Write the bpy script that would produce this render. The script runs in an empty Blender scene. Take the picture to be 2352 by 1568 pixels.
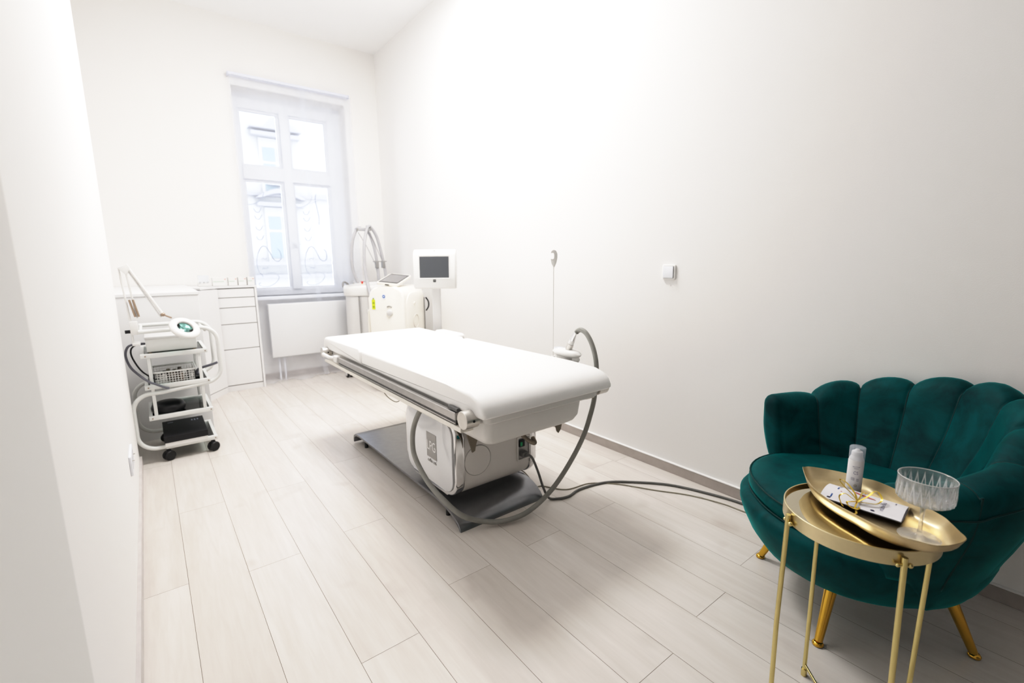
import bpy, bmesh, math, random
from mathutils import Vector, Matrix
random.seed(7)
PI = math.pi
C = bpy.context.scene.collection

# ------------------------------------------------------------------ materials
def mat(name, col, rough=0.5, metal=0.0, spec=0.5, coat=0.0, sheen=0.0, sheen_tint=None, emis=None,
        alpha=1.0, trans=0.0, ior=1.45, bump=None, vary=None):
    m = bpy.data.materials.new(name); m.use_nodes = True
    nt = m.node_tree; b = nt.nodes['Principled BSDF']
    def s(k, v):
        if k in b.inputs: b.inputs[k].default_value = v
    s('Base Color', (*col, 1)); s('Roughness', rough); s('Metallic', metal)
    s('Specular IOR Level', spec); s('Coat Weight', coat); s('Sheen Weight', sheen)
    s('Transmission Weight', trans); s('IOR', ior); s('Alpha', alpha)
    if sheen_tint: s('Sheen Tint', (*sheen_tint, 1)); s('Sheen Roughness', 0.35)
    if emis: s('Emission Color', (*emis[0], 1)); s('Emission Strength', emis[1])
    tc = nt.nodes.new('ShaderNodeTexCoord')
    if vary:                                   # (scale, amount) subtle value variation
        n = nt.nodes.new('ShaderNodeTexNoise'); n.inputs['Scale'].default_value = vary[0]; n.inputs['Detail'].default_value = 4
        nt.links.new(tc.outputs['Object'], n.inputs['Vector'])
        r = nt.nodes.new('ShaderNodeValToRGB')
        r.color_ramp.elements[0].position = .35; r.color_ramp.elements[1].position = .65
        r.color_ramp.elements[0].color = (*[c*(1-vary[1]) for c in col], 1)
        r.color_ramp.elements[1].color = (*[min(1, c*(1+vary[1]*.6)) for c in col], 1)
        nt.links.new(n.outputs['Fac'], r.inputs['Fac']); nt.links.new(r.outputs['Color'], b.inputs['Base Color'])
    if bump:                                   # (scale, strength, distance)
        n = nt.nodes.new('ShaderNodeTexNoise'); n.inputs['Scale'].default_value = bump[0]; n.inputs['Detail'].default_value = 5
        nt.links.new(tc.outputs['Object'], n.inputs['Vector'])
        u = nt.nodes.new('ShaderNodeBump'); u.inputs['Strength'].default_value = bump[1]; u.inputs['Distance'].default_value = bump[2]
        nt.links.new(n.outputs['Fac'], u.inputs['Height']); nt.links.new(u.outputs['Normal'], b.inputs['Normal'])
    return m

M = {}
M['wall'] = mat('wall_paint', (.87, .862, .852), .75, spec=.2, bump=(260, .12, .002))
M['wall_window'] = mat('window_wall_paint', (.88, .868, .85), .75, spec=.2, bump=(260, .12, .002))
M['ceiling'] = mat('ceiling_paint', (.92, .92, .92), .8, spec=.2, vary=(2, .01))
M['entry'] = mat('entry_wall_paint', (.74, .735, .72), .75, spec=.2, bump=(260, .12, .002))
M['behind'] = mat('bounce_cut_paint', (.20, .197, .195), .8, vary=(2, .02))  # unseen wall behind the camera, coloured dark to cut bounced light
M['frame_white'] = mat('window_frame_white', (.86, .88, .93), .35, vary=(3, .01))
M['sill'] = mat('sill_white', (.87, .89, .93), .3, vary=(3, .01))
M['base'] = mat('skirting_laminate', (.46, .42, .395), .5, vary=(18, .06))
M['base_light'] = mat('skirting_pale', (.62, .585, .57), .5, vary=(18, .05))
M['cab'] = mat('cabinet_white', (.83, .83, .835), .4, vary=(4, .01))
M['radiator'] = mat('radiator_white', (.82, .83, .845), .35, vary=(4, .01))
M['trolley'] = mat('trolley_white_metal', (.78, .79, .775), .35, vary=(6, .02))
M['white_plastic'] = mat('white_plastic', (.82, .815, .80), .35, vary=(5, .01))
M['grey_white'] = mat('grey_white_plastic', (.70, .695, .69), .35, vary=(5, .015))
M['cream'] = mat('cream_white_plastic', (.90, .87, .80), .35, coat=.3, vary=(5, .01))
M['bed_sheet'] = mat('white_vinyl_sheet', (.87, .865, .855), .5, bump=(14, .12, .01))
M['apron'] = mat('bed_plastic', (.70, .69, .67), .42, vary=(5, .015))
M['bed_lip'] = mat('bed_frame_cream', (.80, .77, .71), .4, vary=(5, .015))
M['rail'] = mat('brushed_rail', (.52, .51, .50), .36, .75, vary=(30, .05))
M['rail_dark'] = mat('rail_groove', (.13, .13, .13), .5, vary=(30, .05))
M['alu'] = mat('brushed_aluminium', (.66, .64, .61), .32, .9, vary=(40, .04))
M['chrome'] = mat('chrome', (.78, .78, .79), .08, 1.0, vary=(10, .01))
M['panel_gloss'] = mat('gloss_white_panel', (.74, .75, .77), .12, coat=.6, vary=(4, .01))
M['console'] = mat('console_white', (.66, .64, .62), .4, vary=(4, .01))
M['plate_grey'] = mat('satin_grey_plate', (.27, .275, .29), .28, .75, vary=(25, .05))
M['logo_grey'] = mat('logo_grey', (.36, .355, .35), .35, .4, vary=(8, .02))
M['logo_light'] = mat('logo_light', (.86, .86, .86), .3, vary=(8, .01))
M['black'] = mat('black_plastic', (.012, .012, .014), .35, vary=(8, .1))
M['black_box'] = mat('black_card', (.018, .018, .021), .55, vary=(8, .1))
M['tyre'] = mat('black_caster', (.012, .012, .013), .45, vary=(8, .1))
M['screen'] = mat('dark_screen', (.10, .108, .12), .22, coat=.3, vary=(3, .02))
M['screen_light'] = mat('tablet_screen', (.20, .195, .20), .08, coat=.8, vary=(3, .02))
M['screen_edge'] = mat('tablet_screen_border', (.07, .07, .075), .12, vary=(3, .02))
M['hose'] = mat('grey_hose', (.30, .30, .28), .5, vary=(30, .06))
M['hose_light'] = mat('light_grey_hose', (.50, .50, .52), .4, vary=(20, .03))
M['cable'] = mat('grey_cable', (.16, .16, .155), .5, vary=(30, .05))
M['cable_black'] = mat('dark_hose', (.06, .06, .07), .45, vary=(30, .05))
M['tube_grey'] = mat('grey_device_tube', (.17, .17, .20), .45, vary=(30, .05))
M['cable_thin'] = mat('olive_cable', (.32, .30, .24), .5, vary=(30, .05))
M['bronze'] = mat('bronze_grey_metal', (.24, .21, .17), .4, .6, vary=(15, .05))
M['gold'] = mat('brushed_gold', (.72, .63, .41), .30, 1.0, vary=(50, .03))
M['gold_tray'] = mat('satin_gold', (.66, .55, .35), .40, 1.0, vary=(60, .03))
M['gold_leg'] = mat('polished_brass', (.70, .44, .08), .17, 1.0, vary=(20, .04))
M['gold_rod'] = mat('gold_rod', (.70, .60, .30), .25, 1.0, vary=(30, .03))
M['mirror'] = mat('tinted_mirror', (.62, .57, .44), .03, 1.0, vary=(3, .01))
M['ribbon'] = mat('gold_ribbon', (.85, .62, .14), .2, .75, vary=(20, .05))
M['paper'] = mat('white_paper', (.86, .85, .88), .55, vary=(20, .01))
M['ink_blue'] = mat('ink_blue', (.02, .10, .36), .6, vary=(9, .05))
M['ink_dark'] = mat('ink_dark', (.04, .04, .08), .6, vary=(9, .05))
M['ink_grey'] = mat('ink_grey', (.33, .33, .42), .6, vary=(9, .05))
M['ink_red'] = mat('ink_red', (.62, .20, .19), .6, vary=(9, .15))
M['ink_black'] = mat('ink_black', (.05, .05, .05), .6, vary=(9, .05))
M['bottle'] = mat('bottle_white', (.85, .84, .84), .35, vary=(20, .01))
M['red'] = mat('emergency_red', (.75, .06, .05), .3, vary=(20, .05))
M['yellow'] = mat('sticker_yellow', (.68, .76, .04), .5, vary=(20, .03))
M['blue'] = mat('sticker_blue', (.03, .15, .50), .5, vary=(20, .03))
M['lime_print'] = mat('sticker_green', (.30, .40, .03), .5, vary=(20, .03))  # green print on the yellow warning sticker
M['green'] = mat('green_switch', (.01, .12, .05), .3, emis=((0.0, .35, .12), .12), vary=(20, .05))
M['wire'] = mat('wire_steel', (.35, .35, .37), .3, .8, vary=(20, .05))
M['spring'] = mat('spring_brown', (.42, .33, .26), .4, .7, vary=(20, .05))
M['mint'] = mat('pale_green_line', (.45, .58, .48), .5, vary=(20, .03))
M['pink'] = mat('pale_red_mark', (.70, .38, .33), .5, vary=(20, .03))
M['pebble'] = mat('basket_bits', (.30, .27, .24), .5, vary=(60, .6))
M['rail_white'] = mat('curtain_rail_white', (.74, .77, .88), .5, vary=(9, .01))
M['decal'] = mat('window_vinyl', (.42, .48, .66), .6, vary=(9, .02))
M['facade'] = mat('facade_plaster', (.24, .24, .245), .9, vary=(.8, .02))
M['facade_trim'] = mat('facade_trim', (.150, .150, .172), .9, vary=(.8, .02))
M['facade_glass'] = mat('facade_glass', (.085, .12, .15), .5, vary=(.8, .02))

def glassy(name, tint, rough=0.0, solid=False):
    m = bpy.data.materials.new(name); m.use_nodes = True
    nt = m.node_tree; nt.nodes.clear()
    out = nt.nodes.new('ShaderNodeOutputMaterial')
    if solid:
        g = nt.nodes.new('ShaderNodeBsdfGlass'); g.inputs['Color'].default_value = (*tint, 1)
        g.inputs['Roughness'].default_value = rough; g.inputs['IOR'].default_value = 1.5
        nt.links.new(g.outputs[0], out.inputs[0]); return m
    t = nt.nodes.new('ShaderNodeBsdfTransparent'); t.inputs['Color'].default_value = (*tint, 1)
    g = nt.nodes.new('ShaderNodeBsdfGlossy'); g.inputs['Roughness'].default_value = .05
    f = nt.nodes.new('ShaderNodeFresnel'); f.inputs['IOR'].default_value = 1.45
    x = nt.nodes.new('ShaderNodeMixShader')
    nt.links.new(f.outputs[0], x.inputs[0]); nt.links.new(t.outputs[0], x.inputs[1]); nt.links.new(g.outputs[0], x.inputs[2])
    nt.links.new(x.outputs[0], out.inputs[0])
    return m
M['pane'] = glassy('window_glass', (.97, .98, 1.0))
M['shelf_glass'] = glassy('shelf_glass', (.80, .87, .85))

def crystal(name, cuts):
    m = bpy.data.materials.new(name); m.use_nodes = True
    nt = m.node_tree; nt.nodes.clear(); L = nt.links.new
    out = nt.nodes.new('ShaderNodeOutputMaterial'); g = nt.nodes.new('ShaderNodeBsdfGlass'); g.inputs['IOR'].default_value = 1.42
    p = nt.nodes.new('ShaderNodeBsdfPrincipled'); p.inputs['Base Color'].default_value = (.97, .98, .99, 1); p.inputs['Roughness'].default_value = .1
    tr = nt.nodes.new('ShaderNodeBsdfTransparent')
    a = nt.nodes.new('ShaderNodeMixShader'); a.inputs[0].default_value = .55
    x = nt.nodes.new('ShaderNodeMixShader')
    def mth(op, i0, i1=None, clamp=False):
        n = nt.nodes.new('ShaderNodeMath'); n.operation = op; n.use_clamp = clamp
        for k, v in enumerate((i0, i1)):
            if v is None: continue
            if isinstance(v, (int, float)): n.inputs[k].default_value = v
            else: L(v, n.inputs[k])
        return n.outputs[0]
    tc = nt.nodes.new('ShaderNodeTexCoord'); sp = nt.nodes.new('ShaderNodeSeparateXYZ'); L(tc.outputs['Object'], sp.inputs[0])
    ang = mth('ARCTAN2', sp.outputs[1], sp.outputs[0])
    pp = mth('PINGPONG', mth('ADD', mth('MULTIPLY', ang, 48/(2*PI)), 100.0), 1.0)
    if cuts:                                   # white painted along the bowl's tapering cuts in place of caustic glints
        zz = mth('DIVIDE', mth('SUBTRACT', sp.outputs[2], .084), .042)
        tri = mth('SUBTRACT', mth('SUBTRACT', 1.0, zz), pp)
        f = mth('MULTIPLY', mth('ABSOLUTE', tri), 4.0, True); f = mth('SUBTRACT', 1.0, f)
        f = mth('ADD', mth('MULTIPLY', f, .50), .09)
    else:
        f = mth('ADD', mth('MULTIPLY', mth('POWER', pp, 4.0), .16), .07)  # paler bands painted on stem and foot as glints
    L(f, x.inputs[0])
    L(g.outputs[0], a.inputs[1]); L(tr.outputs[0], a.inputs[2]); L(a.outputs[0], x.inputs[1]); L(p.outputs[0], x.inputs[2]); L(x.outputs[0], out.inputs[0]); return m
M['crystal'] = crystal('cut_crystal', True); M['crystal_plain'] = crystal('crystal_foot', False)
M['crystal_rim'] = mat('glass_rim', (.92, .93, .93), .12, trans=.55)
M['lens'] = glassy('lens_glass', (.55, .80, .76))

def frosted(name, col, f):
    m = bpy.data.materials.new(name); m.use_nodes = True
    nt = m.node_tree; nt.nodes.clear(); L = nt.links.new
    out = nt.nodes.new('ShaderNodeOutputMaterial'); t = nt.nodes.new('ShaderNodeBsdfTransparent')
    p = nt.nodes.new('ShaderNodeBsdfPrincipled'); p.inputs['Base Color'].default_value = (*col, 1); p.inputs['Roughness'].default_value = .15
    tc = nt.nodes.new('ShaderNodeTexCoord'); n = nt.nodes.new('ShaderNodeTexNoise'); n.inputs['Scale'].default_value = 8
    mr = nt.nodes.new('ShaderNodeMapRange'); mr.inputs['To Min'].default_value = f*.9; mr.inputs['To Max'].default_value = f*1.1
    x = nt.nodes.new('ShaderNodeMixShader'); L(tc.outputs['Object'], n.inputs['Vector']); L(n.outputs['Fac'], mr.inputs[0]); L(mr.outputs[0], x.inputs[0])
    L(t.outputs[0], x.inputs[1]); L(p.outputs[0], x.inputs[2]); L(x.outputs[0], out.inputs[0]); return m
M['cap_clear'] = frosted('clear_cap', (.80, .86, .95), .28)
def cloth(name, opacity):
    m = bpy.data.materials.new(name); m.use_nodes = True
    nt = m.node_tree; nt.nodes.clear()
    out = nt.nodes.new('ShaderNodeOutputMaterial')
    t = nt.nodes.new('ShaderNodeBsdfTransparent'); t.inputs['Color'].default_value = (.97, .98, 1, 1)
    d = nt.nodes.new('ShaderNodeBsdfDiffuse'); d.inputs['Color'].default_value = (.93, .94, .98, 1)
    l = nt.nodes.new('ShaderNodeBsdfTranslucent'); l.inputs['Color'].default_value = (.95, .96, 1.0, 1)
    a = nt.nodes.new('ShaderNodeMixShader'); a.inputs[0].default_value = .6
    b = nt.nodes.new('ShaderNodeMixShader')
    tc = nt.nodes.new('ShaderNodeTexCoord'); n = nt.nodes.new('ShaderNodeTexNoise'); n.inputs['Scale'].default_value = 5
    mp = nt.nodes.new('ShaderNodeMapping'); mp.inputs['Scale'].default_value = (1, 1, .08)
    mr = nt.nodes.new('ShaderNodeMapRange'); mr.inputs['To Min'].default_value = opacity-.02; mr.inputs['To Max'].default_value = opacity+.02
    nt.links.new(tc.outputs['Object'], mp.inputs[0]); nt.links.new(mp.outputs[0], n.inputs['Vector'])
    nt.links.new(n.outputs['Fac'], mr.inputs[0]); nt.links.new(mr.outputs[0], b.inputs[0])
    nt.links.new(d.outputs[0], a.inputs[1]); nt.links.new(l.outputs[0], a.inputs[2])
    nt.links.new(t.outputs[0], b.inputs[1]); nt.links.new(a.outputs[0], b.inputs[2]); nt.links.new(b.outputs[0], out.inputs[0])
    return m
M['sheer'] = cloth('sheer_voile', .30)

def velvet():
    m = mat('teal_velvet', (.0, .045, .044), .6, spec=.15, sheen=.5, sheen_tint=(.0, .58, .56))
    nt = m.node_tree; b = nt.nodes['Principled BSDF']
    tc = nt.nodes.new('ShaderNodeTexCoord')
    n = nt.nodes.new('ShaderNodeTexNoise'); n.inputs['Scale'].default_value = 7; n.inputs['Detail'].default_value = 5; n.inputs['Roughness'].default_value = .6
    n.inputs['Distortion'].default_value = .6
    r = nt.nodes.new('ShaderNodeValToRGB'); e = r.color_ramp.elements
    e[0].position = .30; e[0].color = (.0, .031, .035, 1); e[1].position = .62; e[1].color = (.0, .086, .090, 1)
    nt.links.new(tc.outputs['Object'], n.inputs['Vector']); nt.links.new(n.outputs['Fac'], r.inputs['Fac'])
    nt.links.new(r.outputs['Color'], b.inputs['Base Color'])
    n2 = nt.nodes.new('ShaderNodeTexNoise'); n2.inputs['Scale'].default_value = 900
    u = nt.nodes.new('ShaderNodeBump'); u.inputs['Strength'].default_value = .2; u.inputs['Distance'].default_value = .001
    nt.links.new(tc.outputs['Object'], n2.inputs['Vector']); nt.links.new(n2.outputs['Fac'], u.inputs['Height']); nt.links.new(u.outputs['Normal'], b.inputs['Normal'])
    return m
M['velvet'] = velvet()
M['velvet_dark'] = mat('teal_piping', (.0, .035, .035), .7, sheen=.5, sheen_tint=(0, .4, .4), vary=(20, .1))

def laminate():
    m = bpy.data.materials.new('oak_laminate'); m.use_nodes = True
    nt = m.node_tree; b = nt.nodes['Principled BSDF']; L = nt.links.new
    geo = nt.nodes.new('ShaderNodeNewGeometry'); tc = nt.nodes.new('ShaderNodeTexCoord')
    add = nt.nodes.new('ShaderNodeVectorMath'); add.operation = 'ADD'
    sc = nt.nodes.new('ShaderNodeVectorMath'); sc.operation = 'SCALE'; sc.inputs['Scale'].default_value = 37.0
    cmb = nt.nodes.new('ShaderNodeCombineXYZ')
    for k in 'XYZ': L(geo.outputs['Random Per Island'], cmb.inputs[k])
    L(cmb.outputs[0], sc.inputs[0]); L(tc.outputs['Object'], add.inputs[0]); L(sc.outputs[0], add.inputs[1])
    mp = nt.nodes.new('ShaderNodeMapping'); mp.inputs['Scale'].default_value = (1, .09, 1); L(add.outputs[0], mp.inputs[0])
    g1 = nt.nodes.new('ShaderNodeTexNoise'); g1.inputs['Scale'].default_value = 60; g1.inputs['Detail'].default_value = 6; g1.inputs['Distortion'].default_value = .5; L(mp.outputs[0], g1.inputs['Vector'])
    g2 = nt.nodes.new('ShaderNodeTexNoise'); g2.inputs['Scale'].default_value = 9; g2.inputs['Detail'].default_value = 3; g2.inputs['Distortion'].default_value = 1.2; L(mp.outputs[0], g2.inputs['Vector'])
    kn = nt.nodes.new('ShaderNodeTexNoise'); kn.inputs['Scale'].default_value = 4.5; kn.inputs['Detail'].default_value = 2; L(add.outputs[0], kn.inputs['Vector'])
    def ramp(src, a, b_, ca, cb):
        r = nt.nodes.new('ShaderNodeValToRGB'); r.color_ramp.elements[0].position = a; r.color_ramp.elements[1].position = b_
        r.color_ramp.elements[0].color = (*ca, 1); r.color_ramp.elements[1].color = (*cb, 1); L(src, r.inputs['Fac']); return r
    base = ramp(g2.outputs['Fac'], .30, .70, (.705, .662, .618), (.775, .738, .700))
    fine = ramp(g1.outputs['Fac'], .30, .62, (.945, .94, .935), (1, 1, 1))
    knot = ramp(kn.outputs['Fac'], .20, .36, (.86, .84, .83), (1, 1, 1))
    tone = ramp(geo.outputs['Random Per Island'], 0, 1, (.955, .95, .945), (1.0, 1.0, 1.0))
    def mul(x, y):
        q = nt.nodes.new('ShaderNodeMix'); q.data_type = 'RGBA'; q.blend_type = 'MULTIPLY'; q.inputs[0].default_value = 1
        L(x, q.inputs[6]); L(y, q.inputs[7]); return q.outputs[2]
    c = mul(mul(mul(base.outputs[0], fine.outputs[0]), knot.outputs[0]), tone.outputs[0])
    L(c, b.inputs['Base Color'])
    b.inputs['Roughness'].default_value = .33
    b.inputs['Specular IOR Level'].default_value = .5
    u = nt.nodes.new('ShaderNodeBump'); u.inputs['Strength'].default_value = .15; u.inputs['Distance'].default_value = .0015
    L(g1.outputs['Fac'], u.inputs['Height']); L(u.outputs['Normal'], b.inputs['Normal'])
    return m
M['floor'] = laminate()
M['gap'] = mat('plank_gap', (.26, .20, .15), .8, vary=(9, .1))

# ------------------------------------------------------------------ object helpers
def link(name, bm, m, parent=None, smooth=None):
    me = bpy.data.meshes.new(name); bmesh.ops.recalc_face_normals(bm, faces=bm.faces[:]); bm.to_mesh(me); bm.free()
    me.materials.append(M[m] if isinstance(m, str) else m)
    o = bpy.data.objects.new(name, me); C.objects.link(o)
    if parent: o.parent = parent
    if smooth is not None:
        me.polygons.foreach_set('use_smooth', [True]*len(me.polygons))
        if smooth < 180: me.set_sharp_from_angle(angle=math.radians(smooth))
    return o
def tag(o, label=None, cat=None, group=None, kind=None):
    if label: o['label'] = label
    if cat: o['category'] = cat
    if group: o['group'] = group
    if kind: o['kind'] = kind
    return o
def thing(name, label, cat, loc=(0, 0, 0), rz=0, group=None):
    o = bpy.data.objects.new(name, None); o.empty_display_size = .1; C.objects.link(o)
    o.location = loc; o.rotation_euler = (0, 0, rz)
    return tag(o, label, cat, group)
def dup(root, loc=None, label=None):
    r = root.copy(); C.objects.link(r)
    if loc: r.location = loc
    if label: r['label'] = label
    for ch in list(root.children):
        c = ch.copy(); C.objects.link(c); c.parent = r
        for g in ch.children:
            d = g.copy(); C.objects.link(d); d.parent = c
    return r
NB = bmesh.new
def box(bm, x0, x1, y0, y1, z0, z1, bev=0, seg=2, mtx=None):
    t = bmesh.new(); bmesh.ops.create_cube(t, size=1)
    for v in t.verts: v.co = Vector((x0+(v.co.x+.5)*(x1-x0), y0+(v.co.y+.5)*(y1-y0), z0+(v.co.z+.5)*(z1-z0)))
    if bev: bmesh.ops.bevel(t, geom=t.edges[:], offset=bev, segments=seg, affect='EDGES', profile=.5)
    merge(bm, t, mtx); return bm
def merge(bm, t, mtx=None):
    if mtx is not None: bmesh.ops.transform(t, matrix=mtx, verts=t.verts)
    me = bpy.data.meshes.new('t'); t.to_mesh(me); t.free(); bm.from_mesh(me); bpy.data.meshes.remove(me)
def loft(bm, rings, cap0=True, cap1=True, closed=True, mtx=None):
    t = bmesh.new(); vs = [[t.verts.new(p) for p in r] for r in rings]
    n = len(rings[0])
    for a, b in zip(vs, vs[1:]):
        for i in range(n if closed else n-1):
            j = (i+1) % n
            t.faces.new((a[i], a[j], b[j], b[i]))
    if cap0: t.faces.new(vs[0][::-1])
    if cap1: t.faces.new(vs[-1])
    merge(bm, t, mtx); return bm
def lathe(bm, prof, n=32, mtx=None, cap0=True, cap1=True):
    rings = [[(r*math.cos(2*PI*i/n), r*math.sin(2*PI*i/n), z) for i in range(n)] for r, z in prof]
    return loft(bm, rings, cap0, cap1, mtx=mtx)
def catmull(pts, k=8, closed=False):
    P = [Vector(p) for p in pts]; out = []; n = len(P)
    rng = range(n if closed else n-1)
    for i in rng:
        if closed: a, b, c, d = P[(i-1) % n], P[i], P[(i+1) % n], P[(i+2) % n]
        else: a, b, c, d = P[max(i-1, 0)], P[i], P[i+1], P[min(i+2, n-1)]
        for j in range(k):
            t = j/k
            out.append(.5*((2*b)+(c-a)*t+(2*a-5*b+4*c-d)*t*t+(3*b-a-3*c+d)*t**3))
    if not closed: out.append(P[-1])
    return out
def tube(bm, pts, r, n=10, k=8, smooth=True, closed=False, ribs=0, mtx=None, flat=None):
    P = catmull(pts, k, closed) if smooth else [Vector(p) for p in pts]
    rings = []; up = None
    for i, p in enumerate(P):
        a = P[i-1] if (i > 0 or closed) else p
        b = P[(i+1) % len(P)] if (i < len(P)-1 or closed) else p
        d = (b-a).normalized()
        if up is None:
            up = Vector((0, 0, 1)) if abs(d.z) < .9 else Vector((1, 0, 0))
        s = d.cross(up).normalized(); up = s.cross(d).normalized()
        rr = r[0]+(r[1]-r[0])*i/(len(P)-1) if isinstance(r, tuple) else r
        if ribs: rr *= 1+ribs*(i % 2)
        w, h = (rr, rr) if flat is None else flat
        rings.append([p+s*math.cos(2*PI*q/n)*w+up*math.sin(2*PI*q/n)*h for q in range(n)])
    if closed: rings.append(rings[0])
    return loft(bm, rings, not closed, not closed, mtx=mtx)
def cyl(bm, a, b, r, n=20, r2=None, bev=0):
    a, b = Vector(a), Vector(b); d = b-a; L = d.length
    q = d.to_track_quat('Z', 'Y').to_matrix().to_4x4(); q.translation = a
    r2 = r if r2 is None else r2
    prof = [(r, 0), (r2, L)] if not bev else [(r-bev, 0), (r, bev), (r2, L-bev), (r2-bev, L)]
    return lathe(bm, prof, n, q)
def prism(bm, poly, axis, a, b, bev=0, seg=2, mtx=None):
    """poly 2D; axis 'x': poly=(y,z); 'y': (x,z); 'z': (x,y)"""
    f = {'x': lambda p, t: (t, p[0], p[1]), 'y': lambda p, t: (p[0], t, p[1]), 'z': lambda p, t: (p[0], p[1], t)}[axis]
    t = bmesh.new(); A = [t.verts.new(f(p, a)) for p in poly]; B = [t.verts.new(f(p, b)) for p in poly]; n = len(poly)
    for i in range(n): t.faces.new((A[i], A[(i+1) % n], B[(i+1) % n], B[i]))
    f0 = t.faces.new(A[::-1]); f1 = t.faces.new(B)
    if bev: bmesh.ops.bevel(t, geom=list(set(f0.edges[:]+f1.edges[:])), offset=bev, segments=seg, affect='EDGES', profile=.5)
    merge(bm, t, mtx); return bm
def rrect(x0, x1, y0, y1, r, k=6):
    out = []
    for cx, cy, a0 in ((x1-r, y1-r, 0), (x0+r, y1-r, 90), (x0+r, y0+r, 180), (x1-r, y0+r, 270)):
        for i in range(k+1):
            a = math.radians(a0+90*i/k); out.append((cx+r*math.cos(a), cy+r*math.sin(a)))
    return out
def sphere(bm, c, r, sc=(1, 1, 1), n=20, rot=None):
    t = bmesh.new(); bmesh.ops.create_uvsphere(t, u_segments=n, v_segments=n//2, radius=r)
    m = Matrix.Translation(c) @ (rot if rot is not None else Matrix()) @ Matrix.Diagonal((*sc, 1))
    merge(bm, t, m); return bm
def text_bm(bm, s, size, mtx, depth=.0004, align='CENTER', shear=0):
    cu = bpy.data.curves.new('t', 'FONT'); cu.body = s; cu.size = size; cu.align_x = align; cu.align_y = 'CENTER'; cu.extrude = depth; cu.shear = shear
    o = bpy.data.objects.new('t', cu); C.objects.link(o)
    dg = bpy.context.evaluated_depsgraph_get(); me = bpy.data.meshes.new_from_object(o.evaluated_get(dg))
    t = bmesh.new(); t.from_mesh(me); bpy.data.objects.remove(o); bpy.data.meshes.remove(me); bpy.data.curves.remove(cu)
    merge(bm, t, mtx); return bm
def frame3(o, x, y):
    """matrix with local x, y axes and origin"""
    x = Vector(x).normalized(); y = Vector(y); y = (y-x*y.dot(x)).normalized(); z = x.cross(y)
    m = Matrix((x, y, z)).transposed().to_4x4(); m.translation = Vector(o); return m
def struct(name, bm, m, parent=None, smooth=None):
    o = link(name, bm, m, parent, smooth)
    if parent is None: o['kind'] = 'structure'
    return o

# ------------------------------------------------------------------ room
XR, XL, XRec, YW, YB, ZC = 2.262, -.144, -.27, 5.35, -1.6, 3.45
# floor made of laminate planks, one island per plank
W, X0, PL = .19305, .0042, 1.383
joint = {4: 1.404, 6: 1.407, 8: 1.414, 7: .738, 5: .70, 9: .779, 0: 2.67, 1: 1.965, -1: 2.03, 3: 2.007, 2: 1.264, 10: 1.75, 11: .35, -2: 2.4}
bm = NB(); g = .0006
for lane in range(-2, 12):
    xa, xb = X0+lane*W+g, X0+(lane+1)*W-g
    xa, xb = max(xa, XRec), min(xb, XR)
    if xb <= xa: continue
    y = joint[lane]-PL*4
    while y < YW:
        ya, yb = max(y+g, YB), min(y+PL-g, YW)
        if yb > ya: bm.faces.new([bm.verts.new(p) for p in ((xa, ya, 0), (xb, ya, 0), (xb, yb, 0), (xa, yb, 0))])
        y += PL
fl = struct('floor', bm, 'floor')
bm = NB(); box(bm, XRec-.1, XR+.1, YB-.1, YW+.1, -.1, -.0012); struct('floor', bm, 'gap')
bm = NB(); box(bm, XRec-.2, XR+.2, YB-.2, YW+.5, ZC, ZC+.2); struct('ceiling', bm, 'ceiling')
bm = NB(); box(bm, XR, XR+.2, YB-.2, YW+.5, -.1, ZC); struct('wall_right', bm, 'wall')
# left wall: thick near part with rounded end, then the recess behind the trolley
bm = NB(); box(bm, XRec-.3, XL, YB-.2, 3.49, -.1, ZC, .02, 4)
box(bm, XRec-.3, XRec, 3.4, YW+.3, -.1, ZC); struct('wall_left', bm, 'wall')
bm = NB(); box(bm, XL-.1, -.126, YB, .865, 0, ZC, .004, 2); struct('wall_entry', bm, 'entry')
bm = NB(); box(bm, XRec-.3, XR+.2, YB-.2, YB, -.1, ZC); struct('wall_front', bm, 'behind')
# window wall with opening
wx0, wx1, wz0, wz1, YO = .835, 1.895, .865, 2.86, 5.68
bm = NB()
box(bm, XRec-.2, wx0, YW, YO, -.1, ZC); box(bm, wx1, XR+.2, YW, YO, -.1, ZC)
box(bm, wx0, wx1, YW, YO, -.1, wz0); box(bm, wx0, wx1, YW, YO, wz1, ZC)
struct('wall_window', bm, 'wall_window')
# skirting boards
bm = NB(); box(bm, XR-.014, XR+.002, YB, YW, 0, .055, .002, 1); struct('baseboard_right', bm, 'base')
bm = NB(); box(bm, XR-.0152, XR+.002, YB, YW, .0552, .0605, .001, 1); struct('baseboard_right', bm, 'wall')
bm = NB(); box(bm, XL-.002, XL+.012, .86, 3.492, 0, .06, .002, 1); struct('baseboard_left', bm, 'base_light')
bm = NB(); box(bm, XRec, XRec+.012, 3.49, 3.96, 0, .06, .002, 1); struct('baseboard_recess', bm, 'base_light')
bm = NB(); box(bm, .85, XR-.014, YW-.014, YW+.002, 0, .06, .002, 1); struct('baseboard_window', bm, 'base')
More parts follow.
